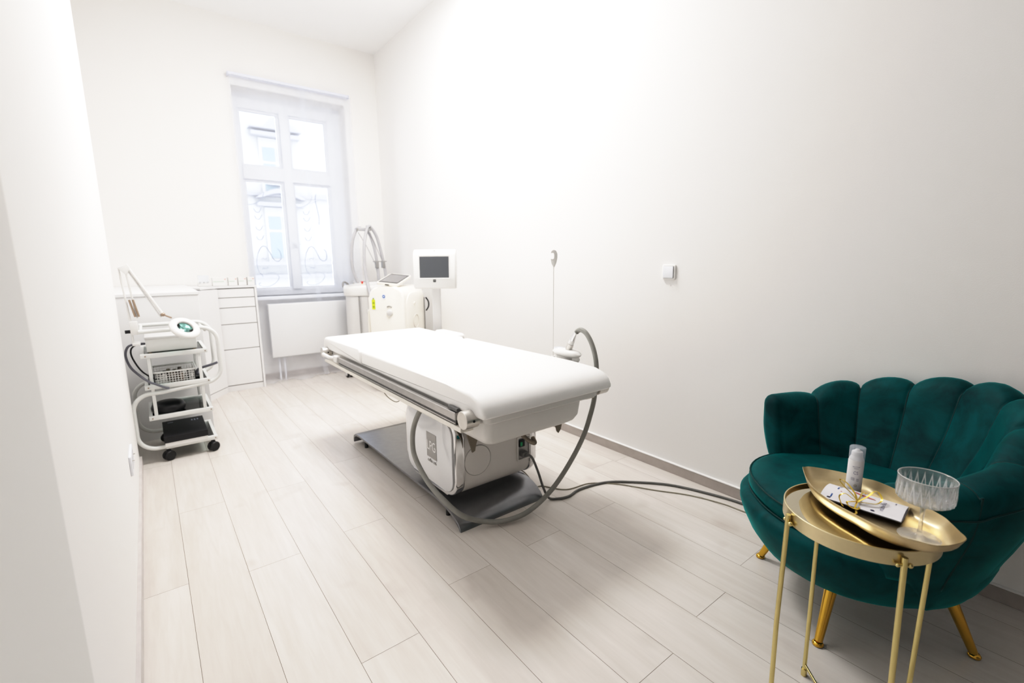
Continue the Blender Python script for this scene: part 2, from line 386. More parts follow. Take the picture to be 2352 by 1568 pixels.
# window
Yg = 5.60
win = bpy.data.objects.new('window_1', None); C.objects.link(win); win['kind'] = 'structure'; win.location = (1.36, Yg, wz0)
def wl(bm): bmesh.ops.translate(bm, verts=bm.verts, vec=(-1.36, -Yg, -wz0)); return bm
bm = NB()
for a in ((wx0-.01, .90, .80, 2.9), (1.755, wx1+.01, .80, 2.9), (.90, 1.755, 2.72, 2.9), (.90, 1.755, .80, .925)):
    box(bm, a[0], a[1], Yg-.045, Yg+.045, a[2], a[3], .004, 1)
box(bm, 1.275, 1.36, Yg-.066, Yg+.047, .92, 2.72, .006, 2); box(bm, .90, 1.755, Yg-.06, Yg+.045, 2.045, 2.175, .006, 2)
link('window_frame', wl(bm), 'frame_white', win)
for (a, b, c, d) in ((.90, 1.275, .925, 2.045), (1.36, 1.755, .925, 2.045), (.90, 1.275, 2.175, 2.72), (1.36, 1.755, 2.175, 2.72)):
    bm = NB()
    for q in ((a, a+.022, c, d), (b-.022, b, c, d), (a+.021, b-.021, c, c+.022), (a+.021, b-.021, d-.022, d)):
        box(bm, q[0], q[1], Yg-.03, Yg+.03, q[2], q[3], .003, 1)
    s = link('sash', wl(bm), 'frame_white', win)
    bm = NB(); box(bm, a+.015, b-.015, Yg-.003, Yg+.003, c+.015, d-.015); link('pane', wl(bm), 'pane', s)
bm = NB(); box(bm, 1.295, 1.335, Yg-.075, Yg-.06, 1.36, 1.44, .004); tube(bm, [(1.315, Yg-.08, 1.41), (1.315, Yg-.11, 1.41), (1.375, Yg-.11, 1.405)], .008, 8); link('handle', wl(bm), 'frame_white', win, 40)
bm = NB(); box(bm, wx0-.02, wx1+.02, 5.26, Yg-.04, wz0-.03, wz0, .006, 2); struct('trim_1', bm, 'sill', smooth=40)
# mirrored script lettering on the two lower panes
def stroke(bm, pts, w=.006):
    tube(bm, [(p[0], Yg-.012, p[1]) for p in pts], w, 6, 8, flat=None)
bm = NB()
def script(x, bm, s=1):
    stroke(bm, [(x-.07, 1.83), (x-.03, 1.80), (x+.03, 1.81), (x+.10, 1.86), (x+.13, 1.93)], .0035)
    for i, z in enumerate((1.74, 1.67, 1.56, 1.46)):
        stroke(bm, [(x+.02, z+.02), (x+.035, z-.01), (x+.065, z-.012), (x+.09, z+.03)], .004)
    stroke(bm, [(x+.02, 1.31), (x+.055, 1.37), (x+.095, 1.375), (x+.13, 1.32), (x+.16, 1.25), (x+.20, 1.22), (x+.235, 1.25), (x+.235, 1.32), (x+.21, 1.35)], .005)
    stroke(bm, [(x+.02, 1.31), (x+.0, 1.22), (x+.01, 1.12), (x+.05, 1.06)], .003)
    for z in (1.24, 1.14): stroke(bm, [(x+.045, z), (x+.065, z+.012), (x+.085, z+.004), (x+.10, z+.02)], .004)
    stroke(bm, [(x+.02, 1.0), (x+.0, .985), (x+.03, .96), (x+.10, .96), (x+.17, 1.0), (x+.20, 1.06), (x+.14, 1.10), (x+.08, 1.09)], .003)
script(.95, bm); script(1.43, bm)
stroke(bm, [(1.60, 1.95), (1.59, 1.88), (1.605, 1.78), (1.615, 1.70), (1.61, 1.62)], .005)
stroke(bm, [(1.53, 1.84), (1.58, 1.865), (1.63, 1.89)], .002)
link('window_lettering', wl(bm), 'decal', win, 180)

# curtain rail and two sheer curtains
t = thing('curtain_rail', 'white curtain rail above the window on the far wall', 'curtain rail', (1.36, 5.29, 2.93))
bm = NB(); box(bm, -.548, .562, -.012, .05, -.004, .020, .003); link('rail', bm, 'rail_white', t)
bm = NB(); box(bm, -.553, -.549, -.014, .052, -.012, .022, .001); link('end_cap', bm, 'rail_white', t)
bm = NB(); box(bm, .563, .567, -.014, .052, -.012, .022, .001); link('end_cap', bm, 'rail_white', t)
def curtain(x0, x1, ph, flare, ytop=5.275):
    bm = NB(); nx, nz = 60, 50; rows = []
    for j in range(nz+1):
        v = j/nz; row = []
        for i in range(nx+1):
            u = i/nx
            z = 2.925*(1-v)
            x = x0+(x1-x0)*u
            amp = .002+.010*v*v
            y = ytop + amp*math.sin(u*9+ph)*(1-.3*math.sin(v*3)) + .0015*math.sin(u*31+v*2+ph)
            y -= .045*max(0, min(1, (2.0-z)/1.4)) + .02*max(0, .3-z)
            if z < .12:                                 # spills onto the floor
                k = (.12-z)/.12; y -= .10*k*flare*(1+.5*math.sin(u*12+ph)); z = .12*(1-k)**1.5+.004+.012*abs(math.sin(u*17+ph))*k
            row.append(bm.verts.new((x-(x0+x1)/2, y-5.2, z)))
        rows.append(row)
    for a, b in zip(rows, rows[1:]):
        for i in range(nx): bm.faces.new((a[i], a[i+1], b[i+1], b[i]))
    return bm
bm = curtain(.812, 1.475, .4, 1.0); o = link('sheer_curtain', bm, 'sheer', None, 180); o.location = ((.812+1.475)/2, 5.2, 0)
tag(o, 'left sheer white curtain hanging over the window beside the chest of drawers', 'curtain', 'sheer curtains at the window')
bm = curtain(1.425, 1.935, 2.2, .5, 5.262); o = link('sheer_curtain', bm, 'sheer', None, 180); o.location = ((1.425+1.935)/2, 5.2, 0)
tag(o, 'right sheer white curtain hanging over the window behind the machines', 'curtain', 'sheer curtains at the window')

# house across the street
t = thing('facade', 'pale house front across the street seen through the window', 'building', (4.0, 15.0, -6))
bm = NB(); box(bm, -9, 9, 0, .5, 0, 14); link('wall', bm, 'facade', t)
for (x, z, top) in ((-.72, 8.25, 1), (-.72, 10.1, 2), (2.9, 8.25, 1), (2.9, 10.1, 2), (-4.3, 8.25, 1), (-4.3, 10.1, 2)):
    z0 = z-.9
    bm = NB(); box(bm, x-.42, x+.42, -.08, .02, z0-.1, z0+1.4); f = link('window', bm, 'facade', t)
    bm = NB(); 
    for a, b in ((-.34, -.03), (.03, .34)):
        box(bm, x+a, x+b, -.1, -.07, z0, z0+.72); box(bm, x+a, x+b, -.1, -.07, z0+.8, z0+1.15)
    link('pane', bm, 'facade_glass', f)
    bm = NB()
    box(bm, x-.62, x+.62, -.3, 0, z0+1.42, z0+1.52)
    if top == 1:
        prism(bm, [(x-.66+1.32*i/12, z0+1.62+.28*math.sin(PI*i/12)) for i in range(13)]+[(x+.5-1.0*i/8, z0+1.64+.14*math.sin(PI*i/8)) for i in range(9)], 'y', -.35, 0)
        box(bm, x-.3, x+.3, -.2, 0, z0+2.0, z0+2.1)
    else:
        prism(bm, [(x-.66, z0+1.6), (x+.66, z0+1.6), (x, z0+1.95)], 'y', -.35, 0)
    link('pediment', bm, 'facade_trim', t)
bm = NB(); box(bm, -9, 9, -.3, 0, 7.15, 7.25); box(bm, -9, 9, -.2, 0, 6.8, 6.88); box(bm, -9, 9, -.15, 0, 9.05, 9.12); link('ledge', bm, 'facade_trim', t)

# ------------------------------------------------------------------ radiator
t = thing('radiator', 'flat white panel radiator under the window', 'radiator', (1.345, 5.24, .245))
bm = NB(); box(bm, -.40, .40, -.035, -.005, 0, .545, .008, 3); link('front_panel', bm, 'radiator', t, 40)
bm = NB(); box(bm, -.395, .395, .0, .07, .01, .53, .004); link('back_panel', bm, 'radiator', t, 40)
bm = NB(); box(bm, -.40, .40, -.033, .075, .53, .548, .004)
link('top_grille', bm, 'radiator', t, 40)
for x in (-.25, .25):
    bm = NB(); box(bm, x-.02, x+.02, .06, .109, .05, .5); link('wall_bracket', bm, 'radiator', t)
for x in (-.33, -.28):
    bm = NB(); cyl(bm, (x, .03, .02), (x, .03, -.245), .009); link('pipe', bm, 'frame_white', t, 40)

# ------------------------------------------------------------------ white furniture in the far left corner
t = thing('counter', 'white counter with plain end panel behind the trolley', 'counter', (0, 3.96, 0))
bm = NB(); box(bm, XRec, .29, 0, 1.385, .99, 1.011, .002); link('counter_top', bm, 'cab', t)
bm = NB(); box(bm, XRec+.013, .285, .006, .024, 0, .989, .001); link('end_panel', bm, 'cab', t)
bm = NB(); box(bm, .262, .28, .025, 1.0, .06, .988, .001); link('side_panel', bm, 'cab', t)
t = thing('chest_of_drawers', 'tall white chest with five handleless drawers left of the window', 'drawers', (.66, 5.05, 0))
bm = NB(); box(bm, .152, .170, -.012, .285, 0, .985, .001); link('side_panel', bm, 'cab', t)
bm = NB(); box(bm, -.158, .151, .012, .285, .056, .977, .001); link('carcass', bm, 'logo_grey', t)
bm = NB(); box(bm, -.158, .151, .0, .02, 0, .054, .001); link('plinth', bm, 'cab', t)
zs = [.058, .404, .642, .796, .889, .972]
for a, b in zip(zs, zs[1:]):
    bm = NB(); box(bm, -.153, .148, -.008, .011, a+.003, b-.003, .0015, 1); link('drawer', bm, 'cab', t)
bm = NB(); prism(bm, [(-.375, .293), (-.375, -.11), (-.295, -.20), (-.155, -.015), (.174, -.015), (.174, .293)], 'z', .979, .997, .002, 1); link('cabinet_top', bm, 'cab', t)
t = thing('corner_cabinet', 'white corner cabinet with angled door between counter and chest of drawers', 'cabinet', (.40, 5.0, 0))
bm = NB(); prism(bm, [(.098, .06), (-.028, -.135), (-.11, -.10), (-.11, .33), (.098, .33)], 'z', .056, .976); link('carcass', bm, 'cab', t)
dv = Vector((.130, .178)); n2 = Vector((dv.y, -dv.x)).normalized()
p0, p1 = Vector((-.085, -.212)), Vector((.096, .036))
q = [p0, p1, p1+n2*.016, p0+n2*.016]; bm = NB(); prism(bm, [tuple(v) for v in q], 'z', .06, .972, .001, 1); link('door', bm, 'cab', t)
bm = NB(); q = [p0+n2*-.004, p1+n2*-.004, p1+n2*.012, p0+n2*.012]; prism(bm, [tuple(v) for v in q], 'z', 0, .054); link('plinth', bm, 'cab', t)

# little boxes standing on the cabinet top
bxs = [(.535, .115, 'low white box with a green stripe, leftmost of the row on the cabinet top'),
       (.642, .075, 'low white box with a green stripe, second from left on the cabinet top'),
       (.722, .070, 'low white box with a green stripe, third from left on the cabinet top'),
       (.795, .062, 'low white box with a green stripe, nearest the window on the cabinet top')]
for i, (x, w, lb) in enumerate(bxs):
    t = thing('carton', lb, 'box', (x+.012, 5.18, .998), 0, 'small cartons in a row on the cabinet top')
    bm = NB(); box(bm, -w/2+.002, w/2-.002, -.04, .04, 0, .075, .002); link('box_body', bm, 'white_plastic', t)
    bm = NB(); box(bm, -w/2+.006, w/2-.022, -.0412, -.040, .036, .041); link('stripe', bm, 'mint', t)
    bm = NB(); prism(bm, [(w/2-.021, .062), (w/2-.004, .064), (w/2-.012, .052)], 'y', -.0412, -.040); link('mark', bm, 'pink', t)
t = thing('countertop_dispenser', 'small clear and white dispenser with three taps left of the cartons', 'dispenser', (.425, 5.20, .998))
bm = NB(); box(bm, -.045, .05, -.04, .04, 0, .03, .004); link('base', bm, 'white_plastic', t, 40)
bm = NB(); box(bm, -.04, .045, -.03, .035, .031, .10, .004); link('container', bm, 'cap_clear', t, 40)
for x in (-.03, .0, .03):
    bm = NB(); cyl(bm, (x, -.04, .038), (x, -.055, .034), .004, 8); link('tap', bm, 'wire', t, 40)

# ------------------------------------------------------------------ trolley (x -.07..0.26, y 3.44..3.86)
TY0, TY1 = 3.49, 3.87
t = tro = thing('trolley', 'white tubular metal trolley with four glass shelves on black casters', 'trolley', (.095, 3.68, 0))
def tl(bm): bmesh.ops.translate(bm, verts=bm.verts, vec=(-.095, -3.68, 0)); return bm
def arc(cx, cz, r, a0, a1, k=8):
    return [(cx+r*math.cos(math.radians(a0+(a1-a0)*i/k)), cz+r*math.sin(math.radians(a0+(a1-a0)*i/k))) for i in range(k+1)]
for y in (TY0, TY1):
    p = [(.262, .088)]+arc(-.045, .183, .095, 270, 180)+arc(-.045, .338, .095, 180, 90)+[(.0, .433)]+[(.235, .455)]+arc(.235, .545, .09, 270, 360)+arc(.235, .72, .09, 0, 90)+[(-.065, .81)]
    bm = NB(); tube(bm, [(a, y, b) for a, b in p], .0125, 12, smooth=False); link('s_frame_tube', tl(bm), 'trolley', t, 50)
    for x in (-.035, .215):
        bm = NB(); box(bm, x-.009, x+.009, y-.006, y+.006, .275, .655, .003, 2); link('post', tl(bm), 'trolley', t, 40)
for (z, x0, x1) in ((.088, -.01, .262), (.281, -.072, .256), (.472, -.072, .262), (.663, -.072, .262)):
    bm = NB()
    ya, yb = TY0-.012, TY1+.012
    box(bm, x0, x1, ya, ya+.022, z-.013, z+.013, .002); box(bm, x0, x1, yb-.022, yb, z-.013, z+.013, .002)
    box(bm, x0+.001, x0+.018, ya+.021, yb-.021, z-.0125, z+.0125); box(bm, x1-.018, x1-.001, ya+.021, yb-.021, z-.0125, z+.0125)
    s = link('shelf_frame', tl(bm), 'trolley', t, 40)
    bm = NB(); box(bm, x0+.014, x1-.014, ya+.018, yb-.018, z-.002, z+.004); link('glass_shelf', tl(bm), 'shelf_glass', s)
for x, z in ((-.055, .81), (.262, .79)):
    bm = NB(); tube(bm, [(x, TY0, z), (x, TY1, z)], .008, 8, smooth=False); link('cross_bar', tl(bm), 'trolley', t, 40)
for x, z in ((-.055, .281), (.245, .281), (-.055, .472), (.25, .472), (.25, .663), (-.05, .663), (.25, .088)):
    bm = NB(); cyl(bm, (x, TY0-.0125, z), (x, TY0-.016, z), .0038, 8); link('bolt', tl(bm), 'spring', t, 40)
for x, y in ((.0, 3.49), (.235, 3.49), (.0, 3.87), (.235, 3.87)):
    bm = NB()
    for s in (-1, 1):
        dx_, dy_ = .45, -.893; cyl(bm, (x+s*.005*dx_, y+s*.005*dy_, .031), (x+s*.023*dx_, y+s*.023*dy_, .031), .031, 24, bev=.006)
    c = link('caster', tl(bm), 'tyre', t, 40)
    bm = NB(); cyl(bm, (x, y, .05), (x, y, .078), .010, 12); box(bm, x-.013, x+.013, y-.016, y+.016, .045, .068, .006, 2); link('caster_housing', tl(bm), 'black', c, 40)

# white device on the top shelf of the trolley
t = thing('device_case', 'white rectangular electronic device on the top shelf of the trolley', 'device', (.088, 3.66, .6675))
bm = NB(); box(bm, -.127, .127, -.14, .14, .012, .092, .006, 3); link('housing', bm, 'white_plastic', t, 40)
bm = NB(); box(bm, -.131, .131, -.144, .144, .087, .104, .004, 2); link('lid_rim', bm, 'grey_white', t, 40)
for x in (-.11, .11):
    for y in (-.12, .12):
        bm = NB(); cyl(bm, (x, y, 0), (x, y, .013), .009, 12); link('foot', bm, 'spring', t, 40)
# basket on the third shelf
t = thing('basket', 'white perforated plastic basket holding small bottles on the trolley', 'basket', (.085, 3.60, .4765))
bm = NB()
def bwall(a, b, z0=.0, z1=.07):
    a, b = Vector(a), Vector(b); L = (b-a).length; nx = max(4, int(L/.014)); d = (b-a)/L
    for i in range(nx+1):
        p = a+(b-a)*i/nx; box(bm, p.x-.0018, p.x+.0018, p.y-.0018, p.y+.0018, z0, z1)
    for k in range(6):
        z = z0+(z1-z0)*k/5
        box(bm, min(a.x, b.x)-.001, max(a.x, b.x)+.001, min(a.y, b.y)-.001, max(a.y, b.y)+.001, z-.0018, z+.0018)
A, B = (-.105, -.08), (.10, .15)
bwall((A[0], A[1], 0), (B[0], A[1], 0)); bwall((A[0], B[1], 0), (B[0], B[1], 0)); bwall((A[0], A[1], 0), (A[0], B[1], 0)); bwall((B[0], A[1], 0), (B[0], B[1], 0))
link('basket_mesh', bm, 'white_plastic', t)
bm = NB(); tube(bm, [(p[0], p[1], .075) for p in rrect(-.113, .108, -.09, .16, .02)], .005, 8, smooth=False, closed=True); link('rim', bm, 'white_plastic', t, 60)
bm = NB(); box(bm, -.103, .098, -.078, .148, 0, .003); link('basket_floor', bm, 'white_plastic', t)
k = 0
for x, y, rr, hh, m in ((-.055, -.07, .016, .055, 'white_plastic'), (-.01, -.07, .017, .06, 'pebble'), (.035, -.072, .015, .05, 'spring'), (.066, -.07, .012, .058, 'black'), (-.05, -.02, .018, .064, 'black'), (.0, -.015, .018, .066, 'pebble'), (.05, -.02, .017, .06, 'white_plastic'), (-.03, .04, .02, .062, 'cable_thin'), (.03, .05, .02, .064, 'pebble')):
    lb = ['white little bottle at the front left of the basket', 'grey little bottle in the front row of the basket', 'brown little bottle in the front row of the basket', 'black little bottle at the front right of the basket',
          'black capped bottle in the middle of the basket', 'grey bottle in the middle of the basket', 'white bottle at the right middle of the basket', 'olive bottle at the back left of the basket', 'grey bottle at the back right of the basket'][k]; k += 1
    bm = NB(); lathe(bm, [(rr, 0), (rr, hh*.75), (rr*.5, hh*.82), (rr*.5, hh)], 14, Matrix.Translation((.083+x, 3.62+y, .480))); o = link('small_bottle', bm, m, None, 40); tag(o, lb, 'bottle', 'little bottles in the trolley basket')
# black oval case and black boxed set
bm = NB(); prof = [(.001, 0), (.078, .0), (.09, .014), (.092, .034), (.084, .054), (.055, .066), (.001, .068)]
lathe(bm, prof, 40, Matrix.Translation((.030, 3.60, .2855)) @ Matrix.Diagonal((.98, 1.1, .95, 1))); o = link('oval_case', bm, 'black', None, 60)
tag(o, 'glossy black oval case on the second lowest trolley shelf', 'case')
t = thing('flat_box', 'flat matte black box with white lower half on the lowest trolley shelf', 'box', (.098, 3.645, .0925), math.radians(0))
bm = NB(); box(bm, -.111, .112, -.18, .18, 0, .024, .001); link('box_bottom', bm, 'white_plastic', t)
bm = NB(); box(bm, -.113, .114, -.182, .182, .024, .063, .001); l = link('box_lid', bm, 'black_box', t)
for i, w in enumerate((.03, .034, .028)):
    bm = NB(); box(bm, .045+.016*i, .053+.016*i, .15-.02-w, .13, .0632, .0636); link('print', bm, 'ink_grey', l)
bm = NB(); box(bm, -.085, -.055, .125, .138, .0632, .0636); link('print', bm, 'ink_grey', l)
# coiled tubes hanging at the left of the trolley
bm = NB(); tube(bm, [(-.045, 3.60, .725), (-.08, 3.57, .73), (-.122, 3.55, .722), (-.140, 3.55, .67), (-.125, 3.54, .60), (-.085, 3.51, .545), (-.045, 3.465, .51), (-.02, 3.462, .495), (.025, 3.468, .464), (.045, 3.468, .456)], .0065, 10)
o = link('device_tube', bm, 'tube_grey', None, 60); tag(o, 'grey tube drooping from the white device along the trolley side', 'tube', 'tubes hanging left of the trolley')
bm = NB(); tube(bm, [(-.045, 3.62, .72), (-.09, 3.57, .722), (-.112, 3.55, .70), (-.110, 3.55, .65), (-.078, 3.55, .57), (-.03, 3.56, .515), (.0, 3.58, .50)], .0045, 8)
o = link('device_tube', bm, 'black', None, 60); tag(o, 'thin black tube drooping beside the thicker grey tube on the trolley', 'tube', 'tubes hanging left of the trolley')
bm = NB(); tube(bm, [(.197, 3.62, .500), (.215, 3.60, .530), (.29, 3.57, .555), (.315, 3.56, .565)], .008, 10)
sphere(bm, (.21, 3.64, .492), .022, (1, 1, .6))
o = link('handset', bm, 'tube_grey', None, 60); tag(o, 'small dark grey handset sticking out right of the basket', 'handset')

# ------------------------------------------------------------------ magnifying lamp
t = thing('magnifier_lamp', 'white articulated magnifying lamp clamped to the trolley', 'lamp', (-.075, 3.50, .81))
def ml(bm): bmesh.ops.translate(bm, verts=bm.verts, vec=(.075, -3.50, -.81)); return bm
bm = NB(); box(bm, -.10, -.062, 3.485, 3.515, .795, .875, .004); box(bm, -.10, -.062, 3.485, 3.56, .73, .748, .004); cyl(bm, (-.095, 3.50, .748), (-.095, 3.50, .80), .006, 10); link('clamp', ml(bm), 'white_plastic', t, 40)
bm = NB(); cyl(bm, (-.125, 3.50, .815), (-.10, 3.50, .815), .010, 14); link('clamp_knob', ml(bm), 'black', t, 40)
bm = NB(); tube(bm, [(-.093, 3.50, .87), (-.112, 3.50, 1.18)], .005, 8, smooth=False); link('lower_arm', ml(bm), 'white_plastic', t, 60)
bm = NB(); tube(bm, [(-.060, 3.50, .89), (-.082, 3.50, 1.15)], .005, 8, smooth=False); link('lower_arm', ml(bm), 'white_plastic', t, 60)
for xo in (0, .017):
    bm = NB(); tube(bm, [(-.068+xo, 3.49, .90), (-.085+xo, 3.49, 1.0)], .0055, 8, smooth=False); link('spring', ml(bm), 'spring', t, 60)
bm = NB(); prism(bm, [(-.118, 1.185), (-.072, 1.205), (-.060, 1.180), (-.078, 1.140), (-.090, 1.150)], 'y', 3.488, 3.512, .003); link('elbow', ml(bm), 'white_plastic', t, 40)
J = (.062, 3.48, .905)
bm = NB(); tube(bm, [(-.075, 3.50, 1.195), J], .0075, 8, smooth=False); link('upper_arm', ml(bm), 'white_plastic', t, 60)
bm = NB(); tube(bm, [(-.072, 3.50, 1.165), (.052, 3.48, .890)], .004, 8, smooth=False); link('upper_arm', ml(bm), 'grey_white', t, 60)
bm = NB(); sphere(bm, J, .012); cyl(bm, J, (.10, 3.45, .885), .005, 8); link('head_joint', ml(bm), 'spring', t, 60)
Hc = Vector((.158, 3.42, .820)); nz = Vector((.405, -.668, .798)).normalized(); ax = Vector((0, 0, 1)).cross(nz).normalized()
mt = frame3(Hc, ax, nz.cross(ax)) @ Matrix.Scale(1.07, 4)
bm = NB(); pr = []
ring = [(.040, -.004), (.041, .010), (.048, .014), (.072, .010), (.078, .0), (.072, -.012), (.048, -.014)]
rs = [[(r_*math.cos(a), r_*math.sin(a), z_) for r_, z_ in ring] for a in [2*PI*i/36 for i in range(36)]]
rs.append(rs[0]); loft(bm, rs, False, False, True, mt); link('lamp_head', ml(bm), 'white_plastic', t, 60)
bm = NB(); lathe(bm, [(.001, .005), (.03, .003), (.0405, .0), (.03, -.004), (.001, -.006)], 32, mt); link('magnifying_lens', ml(bm), 'lens', t, 60)

# ------------------------------------------------------------------ treatment bed
bed = thing('treatment_bed', 'white padded treatment bed on a grey base plate in the room centre', 'treatment bed', (1.25, 2.3, 0))
def bl(bm): bmesh.ops.translate(bm, verts=bm.verts, vec=(-1.25, -2.3, 0)); return bm
# bent base plate
top = [(1.668, .0), (1.673, .016), (1.688, .034), (1.712, .050), (1.745, .064), (1.785, .075), (1.83, .082), (1.88, .084), (2.2, .084), (2.93, .084), (2.99, .078), (3.025, .060), (3.035, .030), (3.033, .012)]
inn = [(y+(.010 if y < 1.9 else (-.010 if y > 2.9 else 0)), z-.012 if .02 < z else z) for y, z in top]
bm = NB(); prism(bm, top+inn[::-1], 'x', .992, 1.487, .002, 1); link('base_plate', bl(bm), 'plate_grey', bed, 40)
for x in (1.03, 1.45):
    for y in (1.84, 2.90):
        bm = NB(); cyl(bm, (x, y, .0), (x, y, .071), .012, 16); link('foot', bl(bm), 'black', bed, 40)
# console housing
Y0, Y1, Z0, Z1, RR = 1.735, 2.235, .118, .492, .085
sil = rrect(Y0, Y1, Z0, Z1, RR, 8)
def inset(d): return rrect(Y0+d, Y1-d, Z0+d, Z1-d, max(RR-d, .01), 8)
bm = NB(); prism(bm, sil, 'x', 1.062, 1.448, 0); con = link('console_housing', bl(bm), 'console', bed, 40)
for a, b in ((1.016, 1.061), (1.449, 1.490)):
    bm = NB(); prism(bm, inset(-.004), 'x', a, b, .010, 4); link('chrome_band', bl(bm), 'chrome', con, 40)
bm = NB(); prism(bm, inset(.018), 'x', 1.008, 1.020, .004, 3); pnl = link('side_panel', bl(bm), 'panel_gloss', con, 40)
bm = NB(); prism(bm, inset(.018), 'x', 1.486, 1.498, .004, 3); link('side_panel', bl(bm), 'panel_gloss', con, 40)
bm = NB(); box(bm, 1.0062, 1.008, 1.895, 1.992, .258, .385, .0005, 1); link('logo_plaque', bl(bm), 'logo_grey', con)
lm = frame3((1.0060, 1.9435, .318), (0, -1, 0), (0, 0, 1))
bm = NB(); text_bm(bm, 'LPG', .062, lm @ Matrix.Diagonal((.82, 1.1, 1, 1)), .0010); link('logo_text', bl(bm), 'logo_light', con)
bm = NB(); text_bm(bm, 'cellu m6', .026, frame3((1.0072, 1.943, .242), (0, -1, 0), (0, 0, 1)), .0008); link('logo_text', bl(bm), 'logo_grey', con)
# vent slots, round cover, socket on the front of the console
bm = NB()
for i in range(16): box(bm, 1.13+.012*i, 1.137+.012*i, Y0+.028, Y0+.032, Z0+.022, Z0+.026)
link('vent_slots', bl(bm), 'black', con)
bm = NB(); cyl(bm, (1.135, Y0-.004, .285), (1.135, Y0+.01, .285), .072, 40, bev=.002); link('round_cover', bl(bm), 'console', con, 40)
bm = NB(); tube(bm, [(1.135+.0725*math.cos(a), Y0-.001, .285+.0725*math.sin(a)) for a in [2*PI*i/48 for i in range(48)]], .0018, 6, smooth=False, closed=True); link('cover_groove', bl(bm), 'logo_grey', con, 60)
bm = NB(); rs = rrect(1.368, 1.452, .212, .338, .006, 3); ri = rrect(1.376, 1.444, .220, .330, .003, 3)
loft(bm, [[(a, Y0-.001, b) for a, b in rs], [(a, Y0-.006, b) for a, b in rs], [(a, Y0-.006, b) for a, b in ri], [(a, Y0+.0, b) for a, b in ri]], False, False); link('socket_recess', bl(bm), 'console', con, 30)
bm = NB(); box(bm, 1.377, 1.443, Y0-.0015, Y0+.001, .221, .329); link('recess_back', bl(bm), 'logo_grey', con)
bm = NB(); box(bm, 1.380, 1.412, Y0-.012, Y0, .286, .322, .002); link('rocker_switch', bl(bm), 'black', con)
bm = NB(); box(bm, 1.383, 1.395, Y0-.015, Y0-.011, .292, .312, .001); link('switch_light', bl(bm), 'green', con)
bm = NB(); box(bm, 1.385, 1.42, Y0-.03, Y0, .236, .262, .004); link('plug', bl(bm), 'cable', con, 40)
# lift column and frame
bm = NB(); box(bm, 1.12, 1.40, 1.86, 2.16, .08, .13); box(bm, 1.14, 1.38, 1.85, 2.15, .48, .63); link('lift_column', bl(bm), 'console', bed)
bm = NB()
lp = rrect(.935, 1.545, 1.362, 2.40, .03, 5); l2 = rrect(.95, 1.53, 1.378, 2.39, .03, 5)
loft(bm, [[(a, b, .628) for a, b in lp], [(a, b, .606) for a, b in lp], [(a, b, .596) for a, b in l2]]); link('frame_lip', bl(bm), 'apron', bed, 40)
bm = NB()
r0 = rrect(.955, 1.470, 1.388, 2.38, .03, 6); r1 = rrect(.957, 1.462, 1.394, 2.37, .03, 6); r2 = rrect(.968, 1.45, 1.405, 2.35, .035, 6); r3 = rrect(.985, 1.43, 1.425, 2.3, .035, 6)
loft(bm, [[(a, b, .596) for a, b in r0], [(a, b, .53) for a, b in r1], [(a, b, .506) for a, b in r2], [(a, b, .492) for a, b in r3]]); link('front_tray', bl(bm), 'apron', bed, 40)
bm = NB(); box(bm, .925, 1.585, 1.40, 3.20, .600, .632, .004); link('bed_frame', bl(bm), 'apron', bed, 40)
# mattress: main and head section
bm = NB(); prism(bm, [(1.352, .630), (1.337, .640), (1.336, .655), (1.352, .682), (1.385, .704), (1.43, .7155), (1.60, .7175), (2.515, .716), (2.533, .712), (2.540, .700), (2.540, .640), (2.535, .631)], 'x', .903, 1.604, .016, 4)
mt_ = link('mattress', bl(bm), 'bed_sheet', bed, 50)
bm = NB(); prism(bm, [(2.555, .634), (2.548, .642), (2.549, .702), (2.56, .713), (2.585, .717), (3.17, .717), (3.205, .710), (3.222, .695), (3.235, .66), (3.232, .640), (3.22, .634)], 'x', .900, 1.592, .016, 4); link('head_section', bl(bm), 'bed_sheet', bed, 50)
bm = NB(); box(bm, .915, 1.59, 2.53, 2.56, .634, .70); link('hinge_gap', bl(bm), 'bed_sheet', bed)
bm = NB(); r_ = rrect(1.612, 1.70, 2.70, 3.02, .04, 6); rb = rrect(1.62, 1.692, 2.71, 3.01, .036, 6)
loft(bm, [[(a, b, .665) for a, b in rb], [(a, b, .675) for a, b in r_], [(a, b, .700) for a, b in r_], [(a, b, .712) for a, b in rb]]); link('arm_pad', bl(bm), 'bed_sheet', bed, 50)
bm = NB(); box(bm, 1.57, 1.67, 2.78, 2.86, .64, .666); link('arm_bracket', bl(bm), 'apron', bed)
# side rails
for sx, X in ((-1, .900), (1, 1.607)):
    bm = NB(); a, b = sorted((X, X+sx*.018)); box(bm, a, b, 1.50, 2.885, .596, .628, .002, 1); rl = link('side_rail', bl(bm), 'rail', bed)
    bm = NB(); a, b = sorted((X, X+sx*.014)); box(bm, a, b, 1.50, 2.885, .578, .596); link('rail_groove', bl(bm), 'rail_dark', rl)
    bm = NB(); a, b = sorted((X, X+sx*.018)); box(bm, a, b, 1.50, 2.885, .583, .588); link('rail_ridge', bl(bm), 'rail', rl)
    bm = NB(); a, b = sorted((X+sx*-.04, X+sx*.019)); box(bm, a, b, 1.46, 3.16, .557, .577, .003, 2); link('rail_ledge', bl(bm), 'bed_lip', rl)
    for y, rr in ((1.420, .035), (3.15, .032)):
        bm = NB(); cyl(bm, (X-sx*.022, y, .622), (X+sx*.036, y, .622), rr, 36, bev=.002); kb = link('rail_knob', bl(bm), 'alu', bed, 40)
        bm = NB(); cyl(bm, (X+sx*.005, y-rr-.0008, .622), (X+sx*.005, y-rr+.01, .622), .005, 12); link('screw_hole', bl(bm), 'black', kb)
